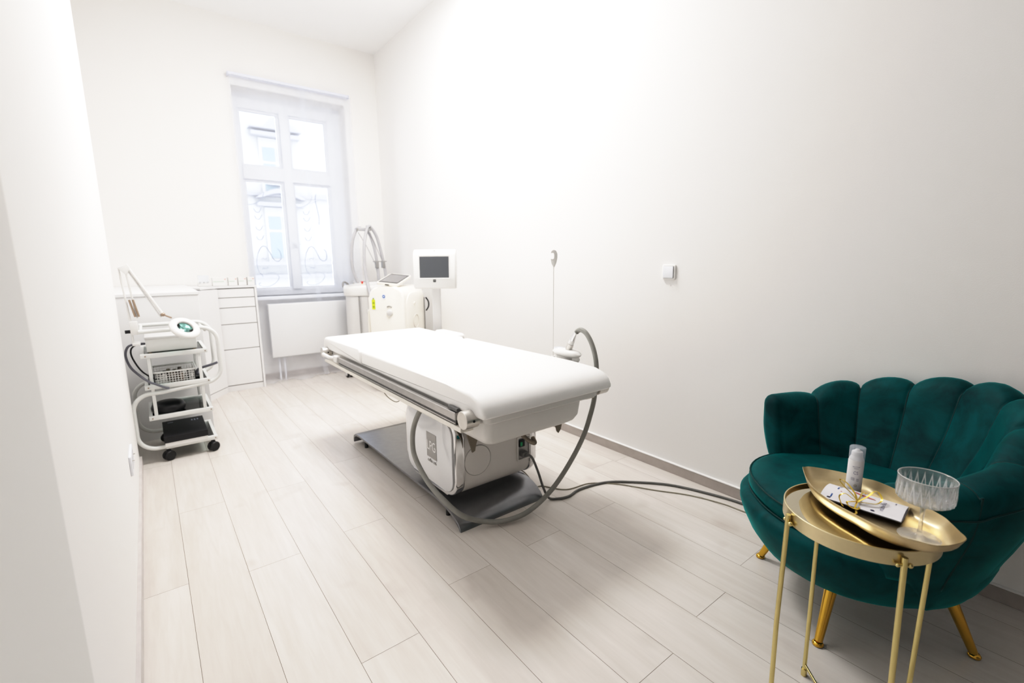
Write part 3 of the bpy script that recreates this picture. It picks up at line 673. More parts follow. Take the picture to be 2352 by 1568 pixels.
bm = NB(); box(bm, .885, .90, 1.49, 1.56, .632, .645, .002); link('rail_stop', bl(bm), 'rail_dark', bed)
bm = NB(); tube(bm, [(.895, 3.13, .612), (.865, 3.12, .615), (.862, 3.05, .615), (.862, 2.98, .615), (.892, 2.95, .612)], .011, 10); box(bm, .872, .905, 2.89, 2.95, .59, .632, .006); link('grab_handle', bl(bm), 'white_plastic', bed, 50)
# levers and small fittings under the bed
bm = NB(); tube(bm, [(1.27, 1.72, .46), (1.27, 1.62, .44), (1.275, 1.53, .410), (1.285, 1.50, .405), (1.30, 1.53, .415)], .010, 10); link('release_lever', bl(bm), 'bronze', bed, 50)
bm = NB(); prism(bm, [(1.05, .50), (1.11, .50), (1.115, .42), (1.10, .39), (1.095, .355), (1.08, .35), (1.072, .39), (1.055, .43)], 'y', 1.69, 1.70, .002); link('bracket', bl(bm), 'bronze', bed)
bm = NB(); prism(bm, [(1.405, .50), (1.460, .50), (1.448, .455), (1.446, .43), (1.432, .415), (1.424, .425), (1.420, .455)], 'y', 1.50, 1.512, .003); link('bracket', bl(bm), 'bronze', bed)
bm = NB(); tube(bm, [(1.0, 2.52, .60), (1.0, 2.50, .50), (1.0, 2.44, .46), (1.0, 2.32, .455), (1.0, 2.24, .50), (1.0, 2.22, .57)], .0025, 6); link('loose_wire', bl(bm), 'cable_thin', bed, 60)
# holder for the handpiece
bm = NB(); box(bm, 1.59, 1.69, 1.70, 1.76, .625, .655, .006); cyl(bm, (1.665, 1.68, .62), (1.665, 1.68, .70), .034, 24); tube(bm, [(1.665, 1.63, .70), (1.665, 1.615, .67), (1.665, 1.62, .62)], .014, 10); link('handpiece_holder', bl(bm), 'logo_grey', bed, 50)

# hose support rod
t = thing('hose_support_rod', 'thin upright rod with white hook standing at the bed side', 'rod', (1.672, 1.80, .60))
bm = NB(); cyl(bm, (0, 0, .04), (0, 0, .575), .0022, 8); link('rod', bm, 'white_plastic', t, 60)
bm = NB(); cyl(bm, (0, 0, .0), (0, 0, .10), .010, 14); box(bm, -.075, .01, -.01, .01, .0, .02, .003); link('rod_socket', bm, 'white_plastic', t, 40)
bm = NB(); prism(bm, [(-.003, .568), (.005, .568), (.014, .59), (.019, .615), (.019, .635), (.012, .651), (.0, .656), (-.011, .652), (-.016, .643), (-.015, .637), (-.009, .641), (-.002, .643), (.004, .638), (.006, .626), (.004, .610), (-.005, .604), (-.014, .610), (-.017, .612), (-.015, .598), (-.010, .583)], 'y', -.008, .008, .003, 2, mtx=Matrix.Rotation(math.radians(-40), 4, 'Z')); link('hook', bm, 'white_plastic', t, 40)

# massage handpiece
t = thing('massage_handpiece', 'white rounded massage handpiece resting in the holder beside the bed', 'handpiece', (1.665, 1.69, .70))
bm = NB(); lathe(bm, [(.001, .018), (.036, .018), (.050, .024), (.056, .036), (.050, .048), (.036, .054), (.001, .055)], 36, Matrix.Diagonal((.72, 1.75, 1, 1))); link('body', bm, 'white_plastic', t, 60)
bm = NB(); lathe(bm, [(.034, -.008), (.036, .0), (.036, .018), (.032, .02)], 30, Matrix.Translation((0, .018, 0)) @ Matrix.Diagonal((.9, 1.35, 1, 1))); link('suction_chamber', bm, 'white_plastic', t, 60)
bm = NB(); sphere(bm, (0, .055, .048), .036, (.7, 1, .35)); link('clear_cover', bm, 'cap_clear', t, 60)
bm = NB(); cyl(bm, (0, -.045, .008), (0, -.085, .012), .012, 14, bev=.004); link('trigger', bm, 'white_plastic', t, 60)
bm = NB(); sphere(bm, (-.037, .03, .035), .02, (.2, 1.3, .45)); link('side_button', bm, 'white_plastic', t, 60)
bm = NB(); cyl(bm, (0, -.012, .052), (0, -.028, .085), .0165, 20); link('collar', bm, 'alu', t, 60)
bm = NB(); cyl(bm, (0, -.028, .085), (0, -.038, .105), .014, 20); link('sleeve', bm, 'white_plastic', t, 60)
bm = NB(); cyl(bm, (0, -.038, .105), (0, -.062, .150), .0135, 20, .008); link('connector', bm, 'chrome', t, 60)

HOSE = []   # filled below
# ------------------------------------------------------------------ monitor on a post
t = thing('monitor_stand', 'white framed touch monitor on a grey post beyond the bed', 'monitor', (1.72, 3.14, 0))
rzm = math.atan2(-.604, .779)*1.0
R3 = Matrix.Rotation(math.radians(-37.8), 4, 'Z')
bm = NB(); prism(bm, rrect(-.032, .032, -.02, .02, .008, 4), 'z', .03, 1.05, mtx=R3); link('post', bm, 'alu_grey' if 'alu_grey' in M else 'grey_white', t, 40)
bm = NB(); cyl(bm, (0, 0, 0), (0, 0, .03), .13, 36, bev=.008); link('base', bm, 'grey_white', t, 40)
Rm = Matrix.Translation((0, 0, 1.143)) @ R3 @ Matrix.Rotation(math.radians(-4), 4, 'X')
prof = [(-.045, .128), (-.060, .105), (-.062, -.06), (-.058, -.10), (-.040, -.133), (-.010, -.142), (.030, -.10), (.040, .06), (.02, .142), (-.02, .146)]
bm = NB(); prism(bm, prof, 'x', -.157, .157, .010, 3, mtx=Rm); mh = link('monitor_housing', bm, 'cream', t, 40)
mh.data.materials[0] = M['white_plastic']
bm = NB(); rs = rrect(-.114, .114, -.070, .098, .004, 2); ri = rrect(-.106, .106, -.062, .090, .001, 2)
loft(bm, [[(a, -.0615, b) for a, b in rs], [(a, -.0645, b) for a, b in rs], [(a, -.0625, b) for a, b in ri]], False, False, mtx=Rm); link('screen_bezel', bm, 'white_plastic', mh, 30)
bm = NB(); box(bm, -.107, .107, -.0632, -.060, -.063, .091, mtx=Rm); link('screen', bm, 'screen', mh)
bm = NB(); box(bm, -.010, .010, -.0632, -.058, -.094, -.076, .0005, 1, mtx=Rm); bd = link('badge', bm, 'black', mh)
bm = NB(); text_bm(bm, 'LPG', .0085, Rm @ frame3((0, -.0638, -.085), (1, 0, 0), (0, 0, 1)), .0003); link('badge_text', bm, 'logo_light', mh)
bm = NB(); box(bm, -.0015, .0015, -.052, -.035, .132, .139, mtx=Rm); link('notch', bm, 'logo_grey', mh)
bm = NB(); box(bm, -.04, .04, -.01, .045, -.13, .02, .01, 2, mtx=Rm); link('mount', bm, 'white_plastic', mh, 40)

# ------------------------------------------------------------------ cream machine with tablet
Cn = Vector((1.79, 3.90)); th = math.radians(-52)      # near corner; front runs to -x
fr = thing('laser_machine', 'cream white cabinet machine with tilted tablet behind the bed', 'machine', (Cn.x, Cn.y, 0), th)
# local: x from -0.42 (left) to 0 , y from 0 to .42
def shoulder(x0, x1, h, r):
    return [(x0+.012, .09), (x0, .12)]+[(x0+r-r*math.cos(PI/2*i/8), h-r+r*math.sin(PI/2*i/8)) for i in range(9)]+[(x1-r+r*math.sin(PI/2*i/8), h-r+r*math.cos(PI/2*i/8)) for i in range(9)]+[(x1, .12), (x1-.012, .09)]
bm = NB(); prism(bm, shoulder(-.335, .012, .985, .10), 'y', 0, .43, .022, 4); bd = link('body', bm, 'cream', fr, 50)
bm = NB(); prism(bm, shoulder(.014, .43, .975, .15)if False else rrect(.045, .385, .35, .925, .12, 8), 'x', .004, .018, .005, 3); link('side_cover', bm, 'cream', fr, 50)
bm = NB(); rs = [[(.019+(.004 if k in (1, 2) else 0), .225+rr*math.cos(a), .655+rr*1.12*math.sin(a)) for k, rr in enumerate((.050, .0525, .0575, .060))] for a in [2*PI*i/32 for i in range(32)]]; rs.append(rs[0]); loft(bm, rs, False, False, False); link('ring_seam', bm, 'bed_lip', fr, 60)
bm = NB(); cyl(bm, (.016, .20, .822), (.026, .20, .822), .014, 20, bev=.002); k_ = link('key_lock', bm, 'cream', fr, 50)
bm = NB(); cyl(bm, (.026, .20, .825), (.0275, .20, .825), .004, 8); link('lock_pin', bm, 'spring', k_)
bm = NB(); sphere(bm, (-.128, -.005, .752), .030, (1, .5, 1)); link('front_knob', bm, 'grey_white', fr, 60)
bm = NB(); tube(bm, [(-.151, -.003, .802), (-.141, -.005, .810), (-.128, -.005, .812), (-.115, -.005, .810), (-.105, -.003, .802)], .004, 6); link('knob_slot', bm, 'logo_grey', fr, 60)
bm = NB(); box(bm, -.335, -.10, -.0005, .002, .77, .772); link('panel_seam', bm, 'bed_lip', fr)
bm = NB(); box(bm, -.197, -.163, -.0016, .0, .870, .920, .0004, 1); st = link('sticker', bm, 'paper', fr)
bm = NB(); cyl(bm, (-.180, -.0026, .897), (-.180, -.0014, .897), .0145, 24); link('sticker_disc', bm, 'blue', st)
bm = NB(); box(bm, -.187, -.173, -.0032, -.0024, .893, .901); link('sticker_mark', bm, 'paper', st)
bm = NB(); box(bm, -.305, -.265, -.0016, .0, .775, .895, .0004, 1); st = link('sticker', bm, 'paper', fr)
bm = NB(); box(bm, -.302, -.268, -.0024, -.0014, .779, .868); link('sticker_yellow', bm, 'yellow', st)
bm = NB(); prism(bm, [(-.295, .870), (-.275, .870), (-.285, .888)], 'y', -.0026, -.0014); link('warning_triangle', bm, 'lime_print', st)
for z in (.83, .795):
    bm = NB(); box(bm, -.295, -.275, -.003, -.002, z, z+.015); link('sticker_print', bm, 'lime_print', st)
bm = NB(); tube(bm, [(-.345, .05, .78), (-.370, .06, .74), (-.375, .06, .60), (-.375, .06, .35), (-.355, .05, .2)], .014, 10); link('side_hose', bm, 'cream', fr, 60)
bm = NB(); tube(bm, [(.03, .43, .86), (.05, .445, .82), (.05, .445, .77), (.03, .43, .73)], .007, 8); link('rear_handle', bm, 'black', fr, 60)
bm = NB(); box(bm, .0, .015, .425, .44, .25, .86); link('back_seam', bm, 'logo_grey', fr)
bm = NB(); lathe(bm, [(.075, 0), (.062, .012), (.055, .030), (.055, .04)], 28, Matrix.Translation((-.16, .17, .98))); link('tablet_neck', bm, 'cream', fr, 60)
for x in (-.28, -.05):
    for y in (.07, .36):
        bm = NB(); cyl(bm, (x-.012, y, .035), (x+.012, y, .035), .035, 20, bev=.004); cyl(bm, (x, y, .05), (x, y, .095), .012, 10); link('caster', bm, 'tyre', fr, 40)
# tablet: quad through the measured corners
inv = (Matrix.Translation((Cn.x, Cn.y, 0)) @ Matrix.Rotation(th, 4, 'Z')).inverted()
cT = Vector((1.825, 4.125, 1.046)); xT = Vector((.135, -.17, -.02)); yT = Vector((.235, .165, .075))
mT = inv @ frame3(cT, xT, yT)
bm = NB(); prism(bm, rrect(-.108, .108, -.142, .142, .02, 5), 'z', -.018, .004, .004, 2, mtx=mT); tb = link('tablet', bm, 'cream', fr, 40)
bm = NB(); prism(bm, rrect(-.095, .095, -.128, .128, .006, 3), 'z', .0035, .0055, mtx=mT); link('screen_border', bm, 'screen_edge', tb)
bm = NB(); box(bm, -.084, .084, -.104, .104, .0056, .0062, mtx=mT); link('screen', bm, 'screen_light', tb)
bm = NB(); box(bm, -.02, .02, -.146, -.140, -.014, -.006, mtx=mT); link('port', bm, 'black', tb)

# ------------------------------------------------------------------ grey white machine with hose arch
t = thing('vacuum_machine', 'greyish white rounded machine with hose arch in the window corner', 'machine', (1.88, 4.93, 0))
def foot(s, d=0):
    pts = []
    for a in range(0, 360, 10):
        r = math.radians(a); x, y = math.cos(r), math.sin(r)
        ex = math.copysign(abs(x)**.8, x); ey = math.copysign(abs(y)**.62, y)
        taper = 1 if x > -.2 else 1-.42*((-x-.2)/.8)**1.2
        pts.append(((ex*.265+d*x)*s, (ey*.205*taper+d*y)*s))
    return pts
def rg(s, z, dx=0): return [(x+dx, y, z) for x, y in foot(s)]
Rr = Matrix.Rotation(math.radians(14), 4, 'Z')
bm = NB(); loft(bm, [rg(.93, .085), rg(.97, .11), rg(.965, .5), rg(.95, .86)], mtx=Rr); link('body', bm, 'grey_white', t, 50)
bm = NB(); loft(bm, [rg(.99, .862), rg(1.01, .875), rg(1.02, .93), rg(1.01, .955), rg(.97, .967), rg(.90, .962), rg(.6, .985), rg(.25, .995)], mtx=Rr); link('top_cover', bm, 'white_plastic', t, 60)
bm = NB(); loft(bm, [[(-.24+.075*math.cos(a)*1.0+.055, -.03+.055*math.sin(a)-.01, z) for a in [2*PI*i/24 for i in range(24)]] for z in (.968, .9705)], mtx=Rr); link('handle_dish', bm, 'grey_white', t, 60)
bm = NB(); cyl(bm, (-.10, -.10, .975), (-.10, -.10, .982), .016, 20); b_ = link('button_base', bm, 'yellow', t, 40)
bm = NB(); cyl(bm, (-.10, -.10, .982), (-.10, -.10, .996), .008, 14); lathe(bm, [(.012, .996), (.016, 1.0), (.015, 1.006), (.001, 1.009)], 20, Matrix.Translation((-.10, -.10, 0))); link('emergency_button', bm, 'red', b_, 40)
bm = NB(); cyl(bm, (-.165, -.035, .972), (-.165, -.035, .985), .014, 16); box(bm, -.168, -.162, -.045, -.025, .985, 1.01, .001); link('key_switch', bm, 'alu', t, 40)
bm = NB(); box(bm, -.06, .13, -.06, .07, .988, 1.0, .004, mtx=Matrix.Rotation(math.radians(14), 4, 'Z')); s_ = link('display_frame', bm, 'grey_white', t, 40)
bm = NB(); box(bm, -.05, .12, -.05, .06, 1.0, 1.002, mtx=Matrix.Rotation(math.radians(14), 4, 'Z')); link('display', bm, 'logo_grey', s_)
for z in (.70, .42):
    bm = NB(); prism(bm, [(-.10, z+.03), (-.10, z-.03), (-.045, z)], 'y', -.212, -.185, .004, 2); sphere(bm, (-.09, -.212, z), .014, (1, .6, 1)); link('side_latch', bm, 'white_plastic', t, 50)
bm = NB(); box(bm, -.170, -.168, -.190, -.10, .12, .86); link('panel_line', bm, 'logo_grey', t)
bm = NB(); tube(bm, [(-.16, .15, .97), (-.20, .13, .995), (-.24, .08, .99), (-.255, .03, .95)], .011, 8); link('rear_cable', bm, 'logo_grey', t, 60)
for x, y in ((-.275, -.035), (.17, -.14), (-.10, .16), (.2, .12)):
    bm = NB()
    for s in (-1, 1): cyl(bm, (x+s*.010, y, .046), (x+s*.028, y, .046), .046, 22, bev=.006)
    c = link('caster', bm, 'tyre', t, 40)
    bm = NB(); box(bm, x-.009, x+.009, y-.03, y+.03, .03, .07, .005); cyl(bm, (x-.031, y, .046), (x+.031, y, .046), .028, 18); box(bm, x-.03, x+.05, y-.03, y+.03, .095, .12, .008); link('caster_housing', bm, 'grey_white', c, 40)
# arch: world coordinates shifted
def vl(bm): bmesh.ops.translate(bm, verts=bm.verts, vec=(-1.88, -4.93, 0)); return bm
bm = NB(); box(bm, 1.775, 1.93, 4.875, 4.925, 1.525, 1.555, .006); link('hose_bracket', vl(bm), 'hose_light', t, 40)
bm = NB(); box(bm, 1.772, 1.792, 4.87, 4.93, 1.52, 1.552, .004); box(bm, 1.915, 1.935, 4.87, 4.93, 1.528, 1.56, .004); link('bracket_clip', vl(bm), 'logo_grey', t, 40)
H4 = [[(1.83, 4.90, 1.556), (1.79, 4.9, 1.545), (1.745, 4.9, 1.46), (1.722, 4.9, 1.36), (1.710, 4.9, 1.22), (1.722, 4.9, 1.11), (1.762, 4.9, .99)],
      [(1.93, 4.90, 1.575), (1.885, 4.86, 1.56), (1.845, 4.83, 1.47), (1.815, 4.80, 1.36), (1.80, 4.78, 1.17), (1.80, 4.73, .98), (1.79, 4.63, .85), (1.775, 4.52, .70), (1.765, 4.44, .55)],
      [(1.90, 4.92, 1.57), (1.955, 4.94, 1.56), (2.01, 4.94, 1.47), (2.05, 4.94, 1.31), (2.075, 4.94, 1.17), (2.10, 4.94, .98)],
      [(1.88, 4.93, 1.54), (1.93, 4.94, 1.50), (1.965, 4.94, 1.40), (1.985, 4.94, 1.30), (2.00, 4.94, 1.165), (2.01, 4.94, .98)]]
for p in H4:
    bm = NB(); tube(bm, p, .0155, 12, 10); link('arch_hose', vl(bm), 'hose_light', t, 60)
for p in ([(1.80, 4.91, 1.51), (1.88, 4.92, 1.38), (1.93, 4.93, 1.28), (1.965, 4.93, 1.20), (1.985, 4.93, 1.10)], [(1.90, 4.91, 1.53), (1.96, 4.92, 1.44), (2.01, 4.93, 1.32), (2.05, 4.93, 1.22), (2.07, 4.93, 1.10)]):
    bm = NB(); tube(bm, p, .004, 6); link('arch_cable', vl(bm), 'hose_light', t, 60)
bm = NB(); box(bm, 1.955, 2.10, 4.92, 4.945, 1.205, 1.215); box(bm, 1.975, 2.01, 4.915, 4.95, 1.14, 1.21, .004); box(bm, 2.045, 2.08, 4.915, 4.95, 1.14, 1.21, .004); link('hose_clamp', vl(bm), 'logo_grey', t, 40)

# ------------------------------------------------------------------ hose and cables around the bed
HP = [(1.05, 1.93, .575), (.99, 1.90, .57), (.93, 1.875, .545), (.912, 1.925, .45), (.908, 1.941, .356), (.91, 1.915, .285), (.925, 1.823, .199), (.95, 1.731, .144), (1.0, 1.66, .085), (1.093, 1.635, .036), (1.176, 1.600, .022), (1.279, 1.575, .03), (1.40, 1.588, .05), (1.49, 1.578, .114), (1.57, 1.554, .225), (1.62, 1.521, .351), (1.65, 1.505, .46), (1.663, 1.496, .537), (1.667, 1.488, .637), (1.667, 1.493, .722), (1.667, 1.517, .793), (1.667, 1.554, .845), (1.667, 1.589, .863), (1.667, 1.613, .858), (1.666, 1.625, .848)]
bm = NB(); tube(bm, HP, .0115, 12, 22, ribs=.05); o = link('suction_hose', bm, 'hose', None, 60)
tag(o, 'thick ribbed grey hose looping from under the bed to the handpiece', 'hose')
CP = [(1.405, Y0-.03, .25), (1.425, 1.685, .235), (1.45, 1.668, .16), (1.475, 1.655, .07), (1.50, 1.640, .012), (1.54, 1.610, .007), (1.60, 1.595, .007), (1.70, 1.612, .007), (1.86, 1.579, .007), (1.974, 1.493, .007), (2.108, 1.339, .007), (2.186, 1.135, .007), (2.215, .983, .007), (2.225, .80, .007), (2.225, .5, .007)]
bm = NB(); tube(bm, CP, .0062, 8, 10); o = link('power_cable', bm, 'cable', None, 60)
tag(o, 'grey power cable running from the bed console across the floor to the wall', 'cable')
TP = [(1.470, 1.90, .0905), (1.488, 1.83, .088), (1.505, 1.79, .05), (1.53, 1.78, .0035), (1.569, 1.769, .0035), (1.642, 1.66, .0035), (1.79, 1.63, .0035), (1.90, 1.53, .0035), (2.0, 1.36, .0035), (2.09, 1.22, .0035), (2.140, 1.073, .0035), (2.150, .95, .0035), (2.165, .7, .0035)]
bm = NB(); tube(bm, TP, .003, 6, 10); o = link('thin_cable', bm, 'cable_thin', None, 60)
tag(o, 'thin olive cable lying on the floor beside the thicker grey cable', 'cable')

# ------------------------------------------------------------------ wall fittings
t = thing('light_switch', 'white square light switch alone on the right wall', 'light switch', (XR, 1.509, 1.133))
bm = NB(); prism(bm, rrect(-.041, .041, -.041, .041, .010, 4), 'x', -.012, .001, .004, 3); link('switch_plate', bm, 'wall', t, 40)
bm = NB(); prism(bm, rrect(-.033, .033, -.033, .033, .005, 3), 'x', -.0130, -.011, 0); link('switch_gap', bm, 'logo_grey', t)
bm = NB(); prism(bm, rrect(-.031, .0315, -.031, .032, .004, 3), 'x', -.019, -.0125, .002, 2); link('rocker', bm, 'frame_white', t, 40)
t = thing('wall_socket', 'white double wall socket low on the left wall', 'socket', (XL, 2.66, .325))
bm = NB(); prism(bm, rrect(-.10, .10, -.045, .045, .006, 3), 'x', 0, .010, .003, 2); link('socket_plate', bm, 'frame_white', t, 40)
for y in (-.045, .05):
    bm = NB(); rs = [[(.0105-(.004 if k > 1 else 0), y+rr*math.cos(a), rr*math.sin(a)) for k, rr in enumerate((.030, .0285, .027, .001))] for a in [2*PI*i/24 for i in range(24)]]; rs.append(rs[0]); loft(bm, rs, False, False, False); link('socket_well', bm, 'grey_white', t, 40)
    bm = NB(); cyl(bm, (.008, y, .008), (.018, y, .008), .0025, 8); link('earth_pin', bm, 'alu', t)

# ------------------------------------------------------------------ shell armchair
ch = thing('shell_armchair', 'dark teal velvet shell armchair with scalloped back and brass legs', 'armchair', (1.862, .44, 0), math.radians(45.6))
half = [(0, -.372), (.083, -.366), (.165, -.330), (.238, -.272), (.306, -.205), (.352, -.135), (.372, -.045), (.374, .045), (.364, .115), (.350, .170)]
full = [(-.366, .150), (-.374, .09)]+[(-x, y) for x, y in half[6:0:-1]]+half
P_ = catmull([(x, y, 0) for x, y in full], 16)
cum = [0]
for a, b in zip(P_, P_[1:]): cum.append(cum[-1]+(b-a).length)
def U(s):                                    # s -1..1 -> point + outward normal
    d = (s+1)/2*cum[-1]; i = 0
    while i < len(cum)-2 and cum[i+1] < d: i += 1
    f = (d-cum[i])/max(1e-9, cum[i+1]-cum[i]); p = P_[i].lerp(P_[i+1], max(0, min(1, f)))
    a, b = P_[max(i-3, 0)], P_[min(i+4, len(P_)-1)]; tg = (b-a).normalized()
    return p, Vector((tg.y, -tg.x, 0))
NL = 9
def lobe(s):
    q = (s+1)/2*NL; k = min(NL-1, int(q)); q = (q-k)*2-1
    return k, q
def ztop(s):
    a = abs(s)
    pts = [(0, .762), (.11, .758), (.33, .728), (.56, .692), (.78, .652), (1.0, .640)]
    for (a0, z0), (a1, z1) in zip(pts, pts[1:]):
        if a <= a1: z = z0+(z1-z0)*(a-a0)/(a1-a0); break
    k, q = lobe(s)
    if s < -.3: z -= .030*min(1, (-s-.3)/.3)
    bump = .044 if 2 < k < NL-1 else (.024 if k == 2 else (.012 if k == 1 else (.006 if k == 0 else .020)))
    if (k == NL-1 and q > 0) or (k == 0 and q < 0): q = 0
    z += bump*math.sqrt(max(0, 1-q*q))-.006
    return z
ZB = .182
def lerp_tab(pts, z):
    if z <= pts[0][0]: return pts[0][1]
    for (a0, z0), (a1, z1) in zip(pts, pts[1:]):
        if z <= a1: return z0+(z1-z0)*(z-a0)/(a1-a0)
    return pts[-1][1]
BOWL = [(.176, .258), (.185, .280), (.205, .304), (.24, .326), (.29, .344), (.33, .352), (.40, .358)]
def outer_pt(s, z):
    p, n = U(s); az = math.atan2(p.x, -p.y)              # 0 at the back
    azl = az*(1-.05*min(1, abs(s))**2)
    r = lerp_tab(BOWL, z); low = Vector((math.sin(azl)*r, -math.cos(azl)*r+.026, z))
    top = p+n*.032; top.z = z
    f = max(0, min(1, (z-.30)/.26)); f = f*f*(3-2*f)
    return low.lerp(top, f), n
KIN = [(.33, .62), (.43, .70), (.60, .875), (.72, .955), (.80, 1.0)]
def inner_pt(s, z):
    p, n = U(s); k = lerp_tab(KIN, z); a = abs(s); k = k+(1-k)*.55*a**3
    q = p*k-n*.030; q = Vector((q.x, q.y+.01, z)); return q, n
def column(s, end=1.0):
    zt = ztop(s); k, q = lobe(s); puff = math.sqrt(max(0, 1-q*q)); col = []
    T = .064*end
    def mid(z):
        o, n = outer_pt(s, z); i_, _ = inner_pt(s, z); return o, i_, (o+i_)/2, n
    zc = zt-.034*end
    zb = ZB+.14*max(0, min(1, (abs(s)-.72)/.2))
    for z in [zb+(zc-zb)*i/14 for i in range(15)]:
        o, i_, m_, n = mid(z); o = m_+(o-m_)*end; col.append(o+n*(.004*puff*end*min(1, max(0, (z-.3)/.1))))
    o, i_, m_, n = mid(zc); half_ = (o-i_)/2*end
    for i in range(1, 8):
        a = PI*i/8; v = m_+half_*math.cos(a); v.z = zc+math.sin(a)*(zt-zc); col.append(v)
    for z in [zc-(zc-.35)*i/14 for i in range(15)]:
        o, i_, m_, n = mid(z); b = .011*puff*min(1, max(0, (zt-z)/.05))*end
        col.append(m_+(i_-m_)*end-n*b)
    o, i_, m_, n = mid(.33); col.append(Vector((col[-1].x, col[-1].y, max(zb, ZB+.02)+.004)))
    return col
def centre(s, z):
    o, n = outer_pt(s, z); i_, _ = inner_pt(s, z); return (o+i_)/2, n
cols = []
ss = []
for k in range(NL):
    for q in (-1, -.93, -.82, -.65, -.45, -.2, 0, .2, .45, .65, .82, .93): ss.append(((k+(q+1)/2)/NL)*2-1)
ss.append(1.0)
e_ = .034
for i in range(6):                            # rounded end caps of the arms
    f = i/6; cols.append(('e', -1, f))
for s in ss: cols.append(('s', s, 1))
for i in range(6): cols.append(('e', 1, 1-(i+1)/6))
rings = []
for kind, s, f in cols:
    if kind == 's': rings.append(column(s)); continue
    c = column(s, max(.10, math.sqrt(1-(1-f)**2))); p, n = U(s); tg = Vector((-n.y, n.x, 0))*(1 if s > 0 else -1)
    if tg.y < 0: tg = -tg
    rings.append([v+tg*e_*(1-f)*max(0, min(1, (v.z-.28)/.14))-Vector((0, 0, .045*(1-math.sqrt(max(0, 1-(1-f)**2)))*max(0, min(1, (v.z-.42)/.18)))) for v in c])
bm = NB(); loft(bm, rings, True, True, True); link('shell_back', bm, 'velvet', ch, 180)
bm = NB()
for j in range(1, NL):
    s = j/NL*2-1; zt = ztop(s); pts = []
    for z in (.40, .45, .5, .55, .6, .65, .7, .74):
        if z < zt-.05: c, n = inner_pt(s, z); pts.append(c+n*.0005)
    zc = zt-.034; o, n = outer_pt(s, zc); i_, _ = inner_pt(s, zc); m_ = (o+i_)/2
    for a in (150, 110, 70, 30): v = m_+(o-i_)/2*math.cos(math.radians(a)); v.z = zc+.034*math.sin(math.radians(a)); pts.append(v)
    if abs(s) > .7:
        for z in (.6, .5, .4, .3): c, n = outer_pt(s, z); pts.append(c-n*.0005)
    tube(bm, pts, .0028, 6, 4)
for lo, hi in ((-1.0, -.22), (.62, 1.0)):
    pts = []
    for i in range(25):
        s = lo+(hi-lo)*i/24; zt = ztop(s); c, n = outer_pt(s, zt-.075); pts.append(c+n*.004)
    tube(bm, pts, .0030, 6, 3)
link('piping', bm, 'velvet_dark', ch, 180)
def ell(s, z, sx=1, sy=1, dy=.0, ex=.9):
    out = []
    for a in range(0, 360, 6):
        r = math.radians(a); x, y = math.cos(r), math.sin(r)
        out.append((s*sx*math.copysign(abs(x)**ex, x), s*sy*math.copysign(abs(y)**ex, y)+dy, z))
    return out
bm = NB()
loft(bm, [ell(.23, .174, dy=.02), ell(.262, .178, dy=.022), ell(.288, .198, dy=.024), ell(.314, .236, dy=.026), ell(.334, .282, dy=.028), ell(.345, .32, dy=.030), ell(.346, .345, dy=.030), ell(.334, .362, dy=.03), ell(.30, .368, dy=.03)])
link('seat_base', bm, 'velvet', ch, 180)
bm = NB(); dy = .038
loft(bm, [ell(.27, .366, dy=dy), ell(.300, .369, dy=dy), ell(.313, .383, dy=dy), ell(.313, .408, dy=dy), ell(.305, .424, dy=dy), ell(.288, .432, dy=dy), ell(.24, .438, dy=dy), ell(.15, .442, dy=dy), ell(.02, .443, dy=dy)]); cu = link('seat_cushion', bm, 'velvet', ch, 180)
bm = NB(); tube(bm, ell(.310, .421, dy=dy), .0032, 6, smooth=False, closed=True); tube(bm, ell(.311, .371, dy=dy), .003, 6, smooth=False, closed=True); link('cushion_piping', bm, 'velvet_dark', cu, 180)
for sx in (-1, 1):
    for sy in (-1, 1):
        bm = NB(); cyl(bm, (sx*.165, sy*.16+.005, .20), (sx*.221, sy*.221, .012), .019, 24, .0115); lg = link('leg', bm, 'gold_leg', ch, 60)
        bm = NB(); lathe(bm, [(.012, .0), (.016, .002), (.0165, .007), (.012, .013)], 20, Matrix.Translation((sx*.223, sy*.223, 0))); link('foot_cap', bm, 'gold_leg', lg, 60)

# ------------------------------------------------------------------ side table
tx, ty = 1.287, .313
tb = thing('side_table', 'small round gold side table with mirrored top before the armchair', 'side table', (tx, ty, 0))
RT = .1545
def ringbm(ro, ri, z0, z1, n=72):
    rs = []
    for i in range(n): 
        a = 2*PI*i/n; c, s = math.cos(a), math.sin(a)
        rs.append([(ro*c, ro*s, z0), (ro*c, ro*s, z1-.001), ((ro-.001)*c, (ro-.001)*s, z1), ((ri+.001)*c, (ri+.001)*s, z1), (ri*c, ri*s, z1-.001), (ri*c, ri*s, z0)])
    rs.append(rs[0]); return loft(NB(), rs, False, False, True)
link('rim_band', ringbm(RT, RT-.004, .566, .600), 'gold', tb, 40)
bm = NB(); lathe(bm, [(RT-.0045, .586), (RT-.0045, .592)], 72); link('mirror_top', bm, 'mirror', tb)
bm = NB(); lathe(bm, [(RT-.0045, .578), (RT-.0045, .5855)], 72); link('under_plate', bm, 'black', tb)
LG = [(-.121, .106), (-.118, -.121), (.106, .106), (.100, -.120)]
